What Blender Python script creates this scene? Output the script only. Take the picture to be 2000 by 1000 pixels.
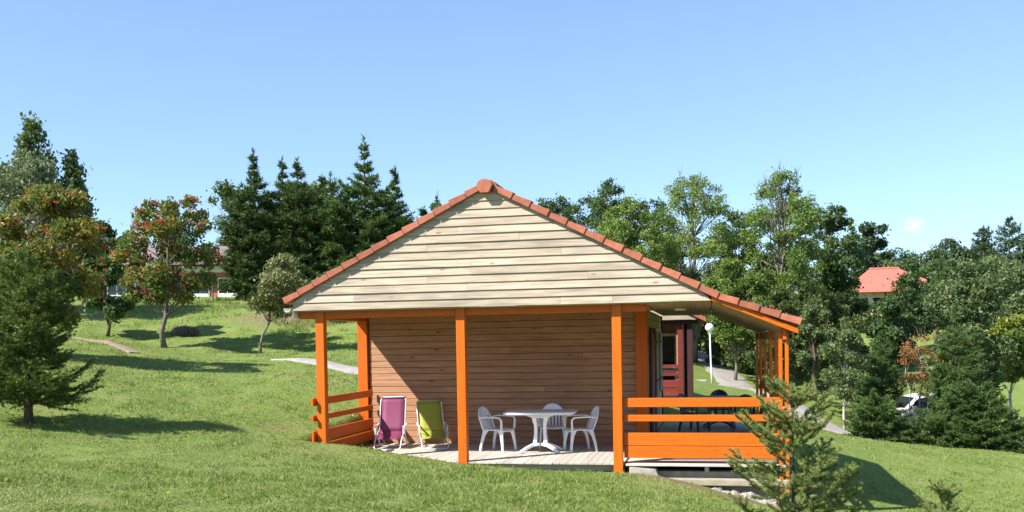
import bpy, math, random
import numpy as np
from mathutils import Matrix, Vector

for o in list(bpy.data.objects): bpy.data.objects.remove(o)
scene = bpy.context.scene
col = scene.collection

# ------------------------------------------------------------------ camera
cam_d = bpy.data.cameras.new('camera'); cam = bpy.data.objects.new('camera', cam_d); col.objects.link(cam)
PITCH, YAW, ROLL = -.0307, .2049, -.0169
EYE = Vector((6.9292, -16.1585, 2.0465))
cam_d.sensor_width = 36; cam_d.sensor_fit = 'HORIZONTAL'; cam_d.lens = 36*1877.4/2000
cam_d.shift_y = .1142; cam_d.clip_start = .1; cam_d.clip_end = 5000
_fw = Vector((-math.sin(YAW)*math.cos(PITCH), math.cos(YAW)*math.cos(PITCH), math.sin(PITCH)))
_rt = Vector((math.cos(YAW), math.sin(YAW), 0)); _up = _rt.cross(_fw)
_r2 = _rt*math.cos(ROLL)+_up*math.sin(ROLL); _u2 = -_rt*math.sin(ROLL)+_up*math.cos(ROLL)
_m = Matrix((_r2, _u2, -_fw)).transposed().to_4x4(); _m.translation = EYE
cam.matrix_world = _m
scene.camera = cam

# ------------------------------------------------------------------ sky, sun, exposure
SUN = Vector((-.797, -.69, 1.0)).normalized()          # towards the sun
EL = math.asin(SUN.z); AZ = math.atan2(SUN.x, SUN.y)
world = bpy.data.worlds.new('World'); scene.world = world; world.use_nodes = True
wn = world.node_tree; wn.nodes.clear()
w_out = wn.nodes.new('ShaderNodeOutputWorld'); w_bg = wn.nodes.new('ShaderNodeBackground')
sky = wn.nodes.new('ShaderNodeTexSky'); sky.sky_type = 'NISHITA'; sky.sun_disc = False
sky.sun_elevation = EL; sky.sun_rotation = AZ; sky.altitude = 1200; sky.air_density = 1.0; sky.dust_density = .15; sky.ozone_density = 2.4
w_bg.inputs['Strength'].default_value = .1
# one small fair-weather cloud low over the wood
geo = wn.nodes.new('ShaderNodeTexCoord')
def wmath(op, a, b=None, c=None):
    n = wn.nodes.new('ShaderNodeMath'); n.operation = op
    for i, v in enumerate((a, b, c)):
        if v is None: continue
        if isinstance(v, (int, float)): n.inputs[i].default_value = v
        else: wn.links.new(v, n.inputs[i])
    return n.outputs[0]
CLOUD = Vector((.1890, .9760, .1065)).normalized()
cmap = wn.nodes.new('ShaderNodeMapping'); cmap.vector_type = 'POINT'; cmap.inputs['Location'].default_value = -CLOUD
wn.links.new(geo.outputs['Generated'], cmap.inputs['Vector'])
csc = wn.nodes.new('ShaderNodeMapping'); csc.inputs['Scale'].default_value = (100, 100, 150); csc.inputs['Rotation'].default_value = (0, .7, 0)
wn.links.new(cmap.outputs[0], csc.inputs['Vector'])
cl = wn.nodes.new('ShaderNodeVectorMath'); cl.operation = 'LENGTH'; wn.links.new(csc.outputs[0], cl.inputs[0])
cno = wn.nodes.new('ShaderNodeTexNoise'); cno.inputs['Scale'].default_value = 1.3; cno.inputs['Detail'].default_value = 6
wn.links.new(csc.outputs[0], cno.inputs['Vector'])
cmask = wmath('SUBTRACT', wmath('MULTIPLY', cno.outputs['Fac'], 2.6), cl.outputs['Value'])
cm = wn.nodes.new('ShaderNodeMapRange'); cm.inputs['From Min'].default_value = .0; cm.inputs['From Max'].default_value = 1.5; cm.inputs['To Max'].default_value = .95
wn.links.new(cmask, cm.inputs['Value'])
cmix = wn.nodes.new('ShaderNodeMix'); cmix.data_type = 'RGBA'
sg = wn.nodes.new('ShaderNodeGamma'); sg.inputs['Gamma'].default_value = .68; wn.links.new(sky.outputs[0], sg.inputs['Color'])
sm = wn.nodes.new('ShaderNodeMix'); sm.data_type = 'RGBA'; sm.blend_type = 'MULTIPLY'; sm.inputs[0].default_value = 1; sm.inputs[7].default_value = (1.22, 1.46, 1.71, 1); wn.links.new(sg.outputs[0], sm.inputs[6])
wn.links.new(cm.outputs[0], cmix.inputs[0]); wn.links.new(sm.outputs[2], cmix.inputs[6]); cmix.inputs[7].default_value = (4.6, 4.6, 4.75, 1)
wn.links.new(cmix.outputs[2], w_bg.inputs['Color']); wn.links.new(w_bg.outputs[0], w_out.inputs[0])

sl = bpy.data.lights.new('sun', 'SUN'); sl.energy = 5.0; sl.angle = math.radians(.53); sl.color = (1, .95, .87)
sun = bpy.data.objects.new('sun', sl); col.objects.link(sun); sun.location = (0, -20, 30)
sun.rotation_euler = (-SUN).to_track_quat('-Z', 'Y').to_euler()

scene.render.engine = 'CYCLES'
scene.view_settings.view_transform = 'Standard'; scene.view_settings.look = 'None'
scene.view_settings.gamma = 1; scene.view_settings.exposure = 1.2
scene.render.resolution_x = 1024; scene.render.resolution_y = 512

# ------------------------------------------------------------------ materials
MATS = {}
def nodes_of(name):
    m = bpy.data.materials.new(name); m.use_nodes = True; nt = m.node_tree
    b = nt.nodes['Principled BSDF']; MATS[name] = m
    return m, nt, b
def N(nt, t, **kw):
    n = nt.nodes.new(t)
    for k, v in kw.items():
        if k in n.inputs: n.inputs[k].default_value = v
        else: setattr(n, k, v)
    return n
def ramp(nt, fac, stops):
    r = nt.nodes.new('ShaderNodeValToRGB'); e = r.color_ramp.elements
    while len(e) < len(stops): e.new(.5)
    for el, (p, c) in zip(e, stops): el.position = p; el.color = (*c, 1)
    nt.links.new(fac, r.inputs[0]); return r.outputs[0]
def mixc(nt, fac, a, b, mode='MIX'):
    n = nt.nodes.new('ShaderNodeMix'); n.data_type = 'RGBA'; n.blend_type = mode
    for s, v in ((0, fac), (6, a), (7, b)):
        if isinstance(v, (int, float)): n.inputs[s].default_value = v
        elif isinstance(v, tuple): n.inputs[s].default_value = (*v, 1)
        else: nt.links.new(v, n.inputs[s])
    return n.outputs[2]
def bump(nt, b, h, strength=.3, dist=.01):
    n = nt.nodes.new('ShaderNodeBump'); n.inputs['Strength'].default_value = strength; n.inputs['Distance'].default_value = dist
    nt.links.new(h, n.inputs['Height']); nt.links.new(n.outputs[0], b.inputs['Normal'])
def wood(name, c0, c1, stain, axis=0, knots=.5, rough=.75, vary=.25, stainamt=.5):
    m, nt, b = nodes_of(name)
    tc = N(nt, 'ShaderNodeTexCoord'); oi = N(nt, 'ShaderNodeObjectInfo')
    w = N(nt, 'ShaderNodeMath', operation='MULTIPLY'); nt.links.new(oi.outputs['Random'], w.inputs[0]); w.inputs[1].default_value = 57
    sc = [26, 26, 26]; sc[axis] = 1.2
    mp = N(nt, 'ShaderNodeMapping'); mp.inputs['Scale'].default_value = sc; nt.links.new(tc.outputs['Object'], mp.inputs[0])
    n1 = N(nt, 'ShaderNodeTexNoise', noise_dimensions='4D', Scale=1.6, Detail=7.0, Roughness=.62); nt.links.new(mp.outputs[0], n1.inputs['Vector']); nt.links.new(w.outputs[0], n1.inputs['W'])
    base = ramp(nt, n1.outputs['Fac'], [(.3, c0), (.68, c1)])
    sc2 = [5, 5, 5]; sc2[axis] = .9
    mp2 = N(nt, 'ShaderNodeMapping'); mp2.inputs['Scale'].default_value = sc2; nt.links.new(tc.outputs['Object'], mp2.inputs[0])
    n2 = N(nt, 'ShaderNodeTexNoise', noise_dimensions='4D', Scale=1.0, Detail=4.0); nt.links.new(mp2.outputs[0], n2.inputs['Vector']); nt.links.new(w.outputs[0], n2.inputs['W'])
    st = N(nt, 'ShaderNodeMapRange'); st.inputs['From Min'].default_value = .5; st.inputs['From Max'].default_value = .75; st.inputs['To Max'].default_value = stainamt
    nt.links.new(n2.outputs['Fac'], st.inputs['Value'])
    c = mixc(nt, st.outputs[0], base, stain)
    # knots
    sc3 = [9, 9, 9]; sc3[axis] = 3.2
    mp3 = N(nt, 'ShaderNodeMapping'); mp3.inputs['Scale'].default_value = sc3; nt.links.new(tc.outputs['Object'], mp3.inputs[0])
    vo = N(nt, 'ShaderNodeTexVoronoi', voronoi_dimensions='4D', Scale=1.0); nt.links.new(mp3.outputs[0], vo.inputs['Vector']); nt.links.new(w.outputs[0], vo.inputs['W'])
    kr = N(nt, 'ShaderNodeMapRange'); kr.inputs['From Min'].default_value = .22; kr.inputs['From Max'].default_value = .1; kr.inputs['To Max'].default_value = knots
    nt.links.new(vo.outputs['Distance'], kr.inputs['Value'])
    c = mixc(nt, kr.outputs[0], c, tuple(x*.35 for x in c0))
    hv = N(nt, 'ShaderNodeHueSaturation'); nt.links.new(c, hv.inputs['Color'])
    vr = N(nt, 'ShaderNodeMapRange'); vr.inputs['To Min'].default_value = 1-vary; vr.inputs['To Max'].default_value = 1+vary*.6
    nt.links.new(oi.outputs['Random'], vr.inputs['Value']); nt.links.new(vr.outputs[0], hv.inputs['Value'])
    nt.links.new(hv.outputs[0], b.inputs['Base Color']); b.inputs['Roughness'].default_value = rough
    b.inputs['Specular IOR Level'].default_value = .25
    bump(nt, b, n1.outputs['Fac'], .35, .004)
    return m
def paint(name, c, rough=.5, var=.1, axis=2, wear=None, spec=.25, bumpd=.002):
    m, nt, b = nodes_of(name)
    tc = N(nt, 'ShaderNodeTexCoord'); oi = N(nt, 'ShaderNodeObjectInfo')
    sc = [14, 14, 14]; sc[axis] = 1.0
    mp = N(nt, 'ShaderNodeMapping'); mp.inputs['Scale'].default_value = sc; nt.links.new(tc.outputs['Object'], mp.inputs[0])
    n1 = N(nt, 'ShaderNodeTexNoise', Scale=1.5, Detail=5.0); nt.links.new(mp.outputs[0], n1.inputs['Vector'])
    cc = ramp(nt, n1.outputs['Fac'], [(.3, tuple(x*(1-var) for x in c)), (.7, tuple(min(1, x*(1+var)) for x in c))])
    if wear:
        n2 = N(nt, 'ShaderNodeTexNoise', Scale=5.0, Detail=8.0, Roughness=.7); nt.links.new(tc.outputs['Object'], n2.inputs['Vector'])
        mr = N(nt, 'ShaderNodeMapRange'); mr.inputs['From Min'].default_value = .58; mr.inputs['From Max'].default_value = .74; mr.inputs['To Max'].default_value = .6
        nt.links.new(n2.outputs['Fac'], mr.inputs['Value']); cc = mixc(nt, mr.outputs[0], cc, wear)
    hv = N(nt, 'ShaderNodeHueSaturation'); nt.links.new(cc, hv.inputs['Color'])
    vr = N(nt, 'ShaderNodeMapRange'); vr.inputs['To Min'].default_value = 1-var; vr.inputs['To Max'].default_value = 1+var*.5
    nt.links.new(oi.outputs['Random'], vr.inputs['Value']); nt.links.new(vr.outputs[0], hv.inputs['Value'])
    nt.links.new(hv.outputs[0], b.inputs['Base Color']); b.inputs['Roughness'].default_value = rough
    b.inputs['Specular IOR Level'].default_value = spec
    bump(nt, b, n1.outputs['Fac'], .25, bumpd)
    return m
def leafmat(name, cs, trans=.3, rough=.55, spec=.3):
    m, nt, b = nodes_of(name)
    a = N(nt, 'ShaderNodeAttribute', attribute_name='tint')
    c = ramp(nt, a.outputs['Fac'], [(i/(len(cs)-1), x) for i, x in enumerate(cs)])
    nt.links.new(c, b.inputs['Base Color']); b.inputs['Roughness'].default_value = rough; b.inputs['Specular IOR Level'].default_value = spec
    t = N(nt, 'ShaderNodeBsdfTranslucent'); nt.links.new(mixc(nt, .5, c, (.22, .3, .04)), t.inputs['Color'])
    mx = N(nt, 'ShaderNodeMixShader'); mx.inputs[0].default_value = trans
    nt.links.new(b.outputs[0], mx.inputs[1]); nt.links.new(t.outputs[0], mx.inputs[2])
    nt.links.new(mx.outputs[0], nt.nodes['Material Output'].inputs[0])
    return m
def noisy(name, c0, c1, scale=6, rough=.85, bs=.5, bd=.02, spec=.2, detail=8):
    m, nt, b = nodes_of(name)
    tc = N(nt, 'ShaderNodeTexCoord'); n1 = N(nt, 'ShaderNodeTexNoise', Scale=float(scale), Detail=float(detail), Roughness=.65); nt.links.new(tc.outputs['Object'], n1.inputs['Vector'])
    oi = N(nt, 'ShaderNodeObjectInfo'); hv = N(nt, 'ShaderNodeHueSaturation'); vr = N(nt, 'ShaderNodeMapRange'); vr.inputs['To Min'].default_value = .82; vr.inputs['To Max'].default_value = 1.14
    nt.links.new(oi.outputs['Random'], vr.inputs['Value']); nt.links.new(vr.outputs[0], hv.inputs['Value'])
    nt.links.new(ramp(nt, n1.outputs['Fac'], [(.3, c0), (.7, c1)]), hv.inputs['Color']); nt.links.new(hv.outputs[0], b.inputs['Base Color'])
    b.inputs['Roughness'].default_value = rough; b.inputs['Specular IOR Level'].default_value = spec
    bump(nt, b, n1.outputs['Fac'], bs, bd); return m

wood('wood_pale', (.285, .222, .158), (.52, .432, .328), (.20, .17, .138), 0, .65, .8, .13, .85)
wood('wood_brown', (.28, .135, .068), (.47, .26, .15), (.21, .12, .07), 0, .75, .75, .08, .55)
wood('wood_side', (.36, .32, .16), (.50, .45, .25), (.26, .26, .14), 1, .5, .8, .2, .5)
wood('wood_soffit', (.30, .23, .12), (.42, .33, .18), (.24, .2, .12), 1, .4, .8, .15, .4)
wood('wood_deck', (.35, .31, .265), (.53, .485, .42), (.30, .27, .235), 1, .25, .85, .2, .5)
wood('wood_deck_x', (.35, .31, .265), (.53, .485, .42), (.30, .27, .235), 0, .25, .85, .2, .5)
wood('orange', (.50, .088, .003), (.62, .135, .005), (.52, .125, .02), 2, .35, .5, .1, .5)
wood('orange_x', (.50, .088, .003), (.62, .135, .005), (.52, .125, .02), 0, .35, .5, .1, .5)
wood('orange_y_shaded', (.46, .072, .003), (.58, .105, .004), (.50, .10, .015), 1, .35, .5, .1, .5)  # same orange, darker and redder: shade on the rails' inner faces put into the colour
paint('oxblood', (.17, .03, .022), .6, .15, 0, (.28, .14, .11))
paint('oxblood_dark', (.055, .02, .02), .6, .15, 2)
noisy('tile', (.27, .085, .05), (.40, .14, .086), 9, .8, .4, .006)
noisy('concrete', (.19, .17, .14), (.30, .27, .23), 7, .9, .5, .01)
noisy('footing', (.26, .225, .16), (.40, .35, .26), 8, .9, .5, .01)
noisy('stone_pale', (.20, .18, .155), (.40, .37, .33), 6, .9, .8, .03)
noisy('stone_pink', (.26, .16, .125), (.38, .26, .21), 7, .9, .8, .03)
noisy('stone_cream', (.27, .225, .16), (.42, .37, .29), 8, .9, .6, .02)
noisy('bark_grey', (.10, .085, .065), (.26, .23, .19), 22, .95, .8, .02)
noisy('bark_brown', (.06, .042, .028), (.17, .12, .08), 22, .95, .8, .02)
noisy('bark_pale', (.24, .22, .18), (.50, .47, .41), 18, .9, .6, .02)
noisy('path_concrete', (.24, .215, .20), (.36, .33, .305), 3, .95, .4, .01)
noisy('path_dirt', (.22, .16, .115), (.34, .26, .20), 5, .95, .6, .02)
noisy('dark_void', (.01, .01, .01), (.015, .012, .012), 3, .9, 0, .001)
noisy('plastic_white', (.72, .72, .74), (.80, .80, .82), 4, .38, .05, .001, .5)
noisy('plastic_dark', (.035, .03, .042), (.06, .05, .065), 4, .4, .05, .001, .5)
noisy('metal_white', (.70, .70, .70), (.78, .78, .78), 4, .35, .05, .001, .5)
noisy('gutter', (.66, .66, .64), (.76, .76, .74), 4, .45, .05, .001, .4)
noisy('twig', (.20, .12, .055), (.36, .24, .12), 30, .9, .3, .004)
noisy('dead_brush', (.16, .13, .115), (.30, .25, .23), 12, .95, .8, .03)
noisy('render_cream', (.72, .55, .27), (.80, .63, .34), 1.5, .9, .2, .01)
noisy('render_white', (.62, .60, .56), (.74, .72, .68), 1.5, .9, .2, .01)
noisy('roof_red', (.32, .085, .062), (.43, .14, .105), 5, .85, .3, .02)
noisy('roof_mauve', (.17, .115, .12), (.25, .175, .18), 1.5, .85, .3, .02)
noisy('wall_red', (.36, .08, .055), (.46, .14, .10), 1.5, .85, .2, .01)
noisy('pole_grey', (.48, .5, .52), (.62, .64, .66), 5, .5, .1, .002, .5)
noisy('pole_wood', (.05, .035, .025), (.10, .07, .05), 12, .9, .5, .01)
noisy('globe', (.78, .78, .78), (.84, .84, .84), 3, .25, 0, .001, .5)
noisy('berry_red', (.26, .015, .01), (.40, .035, .018), 40, .5, 0, .001, .4)
noisy('berry_orange', (.40, .055, .01), (.50, .10, .015), 40, .5, 0, .001, .4)
noisy('hedge_shade', (.02, .03, .012), (.05, .07, .025), 2, .9, .8, .1)
def fabric(name, c):
    m, nt, b = nodes_of(name); tc = N(nt, 'ShaderNodeTexCoord')
    n = N(nt, 'ShaderNodeTexNoise', Scale=90.0, Detail=3.0); nt.links.new(tc.outputs['Object'], n.inputs['Vector'])
    cc = ramp(nt, n.outputs['Fac'], [(.3, tuple(x*.8 for x in c)), (.7, c)])
    nt.links.new(cc, b.inputs['Base Color']); b.inputs['Roughness'].default_value = .6
    t = N(nt, 'ShaderNodeBsdfTranslucent'); nt.links.new(cc, t.inputs['Color'])
    tr = N(nt, 'ShaderNodeBsdfTransparent')
    mx = N(nt, 'ShaderNodeMixShader'); mx.inputs[0].default_value = .3; nt.links.new(b.outputs[0], mx.inputs[1]); nt.links.new(t.outputs[0], mx.inputs[2])
    m2 = N(nt, 'ShaderNodeMixShader'); m2.inputs[0].default_value = .14; nt.links.new(mx.outputs[0], m2.inputs[1]); nt.links.new(tr.outputs[0], m2.inputs[2])
    nt.links.new(m2.outputs[0], nt.nodes['Material Output'].inputs[0]); return m
fabric('fabric_purple', (.30, .06, .155)); fabric('fabric_lime', (.46, .49, .075))
m, nt, b = nodes_of('glass_dark'); b.inputs['Base Color'].default_value = (.012, .016, .022, 1); b.inputs['Roughness'].default_value = .06; b.inputs['Specular IOR Level'].default_value = .6
m, nt, b = nodes_of('car_paint'); b.inputs['Base Color'].default_value = (.78, .78, .80, 1); b.inputs['Roughness'].default_value = .22; b.inputs['Coat Weight'].default_value = .5
m, nt, b = nodes_of('rubber'); b.inputs['Base Color'].default_value = (.015, .015, .015, 1); b.inputs['Roughness'].default_value = .8
m, nt, b = nodes_of('lamp_lens'); b.inputs['Base Color'].default_value = (.5, .03, .02, 1); b.inputs['Roughness'].default_value = .2
m, nt, b = nodes_of('iron'); b.inputs['Base Color'].default_value = (.012, .011, .011, 1); b.inputs['Roughness'].default_value = .5

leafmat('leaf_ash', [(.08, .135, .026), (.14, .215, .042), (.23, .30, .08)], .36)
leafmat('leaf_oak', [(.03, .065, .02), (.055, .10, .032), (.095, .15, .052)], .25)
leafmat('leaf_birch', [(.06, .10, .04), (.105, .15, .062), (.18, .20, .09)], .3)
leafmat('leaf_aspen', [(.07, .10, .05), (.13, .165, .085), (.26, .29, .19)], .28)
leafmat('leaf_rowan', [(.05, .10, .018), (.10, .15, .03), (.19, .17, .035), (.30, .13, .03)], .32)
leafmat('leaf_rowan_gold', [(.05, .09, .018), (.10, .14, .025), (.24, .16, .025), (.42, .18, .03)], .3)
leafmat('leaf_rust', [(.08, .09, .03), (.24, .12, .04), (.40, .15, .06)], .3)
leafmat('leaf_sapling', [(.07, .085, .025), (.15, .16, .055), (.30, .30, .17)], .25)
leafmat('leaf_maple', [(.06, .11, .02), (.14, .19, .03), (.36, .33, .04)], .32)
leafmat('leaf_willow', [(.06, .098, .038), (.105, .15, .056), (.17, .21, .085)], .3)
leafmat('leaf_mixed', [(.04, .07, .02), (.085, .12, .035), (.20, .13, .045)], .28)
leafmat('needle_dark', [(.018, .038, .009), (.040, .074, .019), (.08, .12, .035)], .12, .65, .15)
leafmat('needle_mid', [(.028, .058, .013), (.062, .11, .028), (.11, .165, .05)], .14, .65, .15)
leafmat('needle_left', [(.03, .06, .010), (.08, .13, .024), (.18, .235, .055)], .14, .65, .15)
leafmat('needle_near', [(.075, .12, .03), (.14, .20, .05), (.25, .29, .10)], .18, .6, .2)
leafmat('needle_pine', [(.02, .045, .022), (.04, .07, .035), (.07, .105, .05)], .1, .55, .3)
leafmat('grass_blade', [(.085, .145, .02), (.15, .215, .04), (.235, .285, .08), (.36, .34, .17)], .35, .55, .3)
# ground
m, nt, b = nodes_of('ground')
tc = N(nt, 'ShaderNodeTexCoord')
g1 = N(nt, 'ShaderNodeTexNoise', Scale=.45, Detail=6.0, Roughness=.6); nt.links.new(tc.outputs['Object'], g1.inputs['Vector'])
g2 = N(nt, 'ShaderNodeTexNoise', Scale=7.0, Detail=8.0, Roughness=.72); nt.links.new(tc.outputs['Object'], g2.inputs['Vector'])
g3 = N(nt, 'ShaderNodeTexNoise', Scale=2.2, Detail=7.0, Roughness=.7); nt.links.new(tc.outputs['Object'], g3.inputs['Vector'])
ca = ramp(nt, g2.outputs['Fac'], [(.3, (.065, .115, .016)), (.5, (.125, .19, .034)), (.72, (.21, .265, .07))])
cb = ramp(nt, g3.outputs['Fac'], [(.3, (.08, .145, .022)), (.7, (.24, .25, .09))])
cc = mixc(nt, .5, ca, cb)
dry = N(nt, 'ShaderNodeMapRange'); dry.inputs['From Min'].default_value = .52; dry.inputs['From Max'].default_value = .72; dry.inputs['To Max'].default_value = .8
nt.links.new(g1.outputs['Fac'], dry.inputs['Value'])
cc = mixc(nt, dry.outputs[0], cc, (.22, .22, .085))
da = N(nt, 'ShaderNodeAttribute', attribute_name='dirt')
dm = N(nt, 'ShaderNodeMath', operation='MULTIPLY_ADD'); nt.links.new(g3.outputs['Fac'], dm.inputs[0]); dm.inputs[1].default_value = 1.6; dm.inputs[2].default_value = -1.25
dm2 = N(nt, 'ShaderNodeMath', operation='ADD'); nt.links.new(dm.outputs[0], dm2.inputs[0]); nt.links.new(da.outputs['Fac'], dm2.inputs[1])
dr = N(nt, 'ShaderNodeMapRange'); dr.inputs['From Min'].default_value = .0; dr.inputs['From Max'].default_value = .35; nt.links.new(dm2.outputs[0], dr.inputs['Value'])
dcol = ramp(nt, g2.outputs['Fac'], [(.3, (.12, .085, .05)), (.7, (.26, .19, .125))])
cc = mixc(nt, dr.outputs[0], cc, dcol)
nt.links.new(cc, b.inputs['Base Color']); b.inputs['Roughness'].default_value = .95; b.inputs['Specular IOR Level'].default_value = .1
bump(nt, b, g2.outputs['Fac'], .9, .06)

# ------------------------------------------------------------------ mesh helpers
def new_obj(name, me, mat, parent=None, smooth=False):
    if mat is not None and not me.materials: me.materials.append(MATS[mat])
    o = bpy.data.objects.new(name, me); col.objects.link(o)
    if parent is not None: o.parent = parent
    if smooth:
        me.polygons.foreach_set('use_smooth', np.ones(len(me.polygons), dtype=bool))
    return o
def arr_mesh(name, V, F, tint=None, attr='tint'):
    """V (n,3), F (m,k) equal-sided faces, fast"""
    V = np.asarray(V, dtype=np.float32); F = np.asarray(F, dtype=np.int32)
    me = bpy.data.meshes.new(name); k = F.shape[1]
    me.vertices.add(len(V)); me.vertices.foreach_set('co', V.ravel())
    me.loops.add(F.size); me.loops.foreach_set('vertex_index', F.ravel())
    me.polygons.add(len(F)); me.polygons.foreach_set('loop_start', np.arange(0, F.size, k, dtype=np.int32))
    try: me.polygons.foreach_set('loop_total', np.full(len(F), k, dtype=np.int32))
    except Exception: pass
    if tint is not None:
        a = me.attributes.new(attr, 'FLOAT', 'POINT'); a.data.foreach_set('value', np.asarray(tint, dtype=np.float32))
    me.update(calc_edges=True); return me
class MB:
    """collects polygons for ONE mesh object"""
    def __init__(s): s.v = []; s.f = []
    def poly(s, pts):
        i = len(s.v); s.v += [tuple(p) for p in pts]; s.f.append(tuple(range(i, i+len(pts))))
    def hexa(s, p):   # p: 8 points, bottom ring 0-3, top ring 4-7
        i = len(s.v); s.v += [tuple(q) for q in p]
        for f in ((3, 2, 1, 0), (4, 5, 6, 7), (0, 1, 5, 4), (1, 2, 6, 5), (2, 3, 7, 6), (3, 0, 4, 7)): s.f.append(tuple(i+k for k in f))
    def box(s, x0, x1, y0, y1, z0, z1):
        s.hexa([(x0, y0, z0), (x1, y0, z0), (x1, y1, z0), (x0, y1, z0), (x0, y0, z1), (x1, y0, z1), (x1, y1, z1), (x0, y1, z1)])
    def prism(s, pts, axis, a, b):
        """polygon pts (2D) extruded along axis from a to b; 2D = remaining axes in order"""
        def mk(p, t):
            q = list(p); q.insert(axis, t); return tuple(q)
        n = len(pts); i = len(s.v)
        s.v += [mk(p, a) for p in pts]+[mk(p, b) for p in pts]
        s.f.append(tuple(range(i+n-1, i-1, -1))); s.f.append(tuple(range(i+n, i+2*n)))
        for k in range(n): s.f.append((i+k, i+(k+1) % n, i+n+(k+1) % n, i+n+k))
    def tube(s, pts, r, n=8, caps=True):
        pts = [Vector(p) for p in pts]; rs = r if isinstance(r, (list, tuple)) else [r]*len(pts)
        i0 = len(s.v); ref = None
        for k, p in enumerate(pts):
            d = (pts[min(k+1, len(pts)-1)]-pts[max(k-1, 0)]).normalized()
            if ref is None:
                ref = d.orthogonal().normalized()
            ref = (ref-d*ref.dot(d)); ref = ref.normalized() if ref.length > 1e-6 else d.orthogonal().normalized()
            bi = d.cross(ref)
            for q in range(n):
                a = 2*math.pi*q/n; s.v.append(tuple(p+ref*math.cos(a)*rs[k]+bi*math.sin(a)*rs[k]))
        for k in range(len(pts)-1):
            for q in range(n):
                a = i0+k*n+q; b2 = i0+k*n+(q+1) % n; s.f.append((a, b2, b2+n, a+n))
        if caps:
            s.f.append(tuple(range(i0+n-1, i0-1, -1))); e = i0+(len(pts)-1)*n; s.f.append(tuple(range(e, e+n)))
    def sweep(s, pts, w, h, side):
        """rectangular bar along pts; side = width direction"""
        pts = [Vector(p) for p in pts]; side = Vector(side).normalized(); i0 = len(s.v)
        for k, p in enumerate(pts):
            d = (pts[min(k+1, len(pts)-1)]-pts[max(k-1, 0)]).normalized(); u = side.cross(d).normalized()
            ww = w[k] if isinstance(w, (list, tuple)) else w; hh = h[k] if isinstance(h, (list, tuple)) else h
            for a, c in ((-1, -1), (1, -1), (1, 1), (-1, 1)): s.v.append(tuple(p+side*a*ww/2+u*c*hh/2))
        for k in range(len(pts)-1):
            for q in range(4):
                a = i0+k*4+q; b2 = i0+k*4+(q+1) % 4; s.f.append((a, b2, b2+4, a+4))
        s.f.append((i0+3, i0+2, i0+1, i0)); e = i0+(len(pts)-1)*4; s.f.append((e, e+1, e+2, e+3))
    def lathe(s, prof, c, n=16):
        i0 = len(s.v)
        for r, z in prof:
            for q in range(n): a = 2*math.pi*q/n; s.v.append((c[0]+r*math.cos(a), c[1]+r*math.sin(a), c[2]+z))
        for k in range(len(prof)-1):
            for q in range(n):
                a = i0+k*n+q; b2 = i0+k*n+(q+1) % n; s.f.append((a, b2, b2+n, a+n))
        s.f.append(tuple(range(i0+n-1, i0-1, -1))); e = i0+(len(prof)-1)*n; s.f.append(tuple(range(e, e+n)))
    def build(s, name, mat, parent=None, smooth=False, bevel=0, solid=0):
        me = bpy.data.meshes.new(name); me.from_pydata(s.v, [], s.f); me.update()
        o = new_obj(name, me, mat, parent, smooth)
        if solid:
            q = o.modifiers.new('solid', 'SOLIDIFY'); q.thickness = solid; q.offset = 0
        if bevel:
            q = o.modifiers.new('bevel', 'BEVEL'); q.width = bevel; q.segments = 2; q.limit_method = 'ANGLE'
        return o
def bx(name, mat, parent, x0, x1, y0, y1, z0, z1, bevel=0):
    m = MB(); m.box(x0, x1, y0, y1, z0, z1); return m.build(name, mat, parent, bevel=bevel)
def thing(name, label, cat, loc=(0, 0, 0), rz=0, group=None):
    o = bpy.data.objects.new(name, None); col.objects.link(o); o.location = loc; o.rotation_euler = (0, 0, rz); o.empty_display_size = .2
    o['label'] = label; o['category'] = cat
    if group: o['group'] = group
    return o
def tag(o, label, cat, group=None):
    o['label'] = label; o['category'] = cat
    if group: o['group'] = group
    return o
def copy_tree(o, parent=None):
    c = o.copy(); col.objects.link(c)
    if parent is not None: c.parent = parent
    for ch in o.children: copy_tree(ch, c)
    return c

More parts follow.
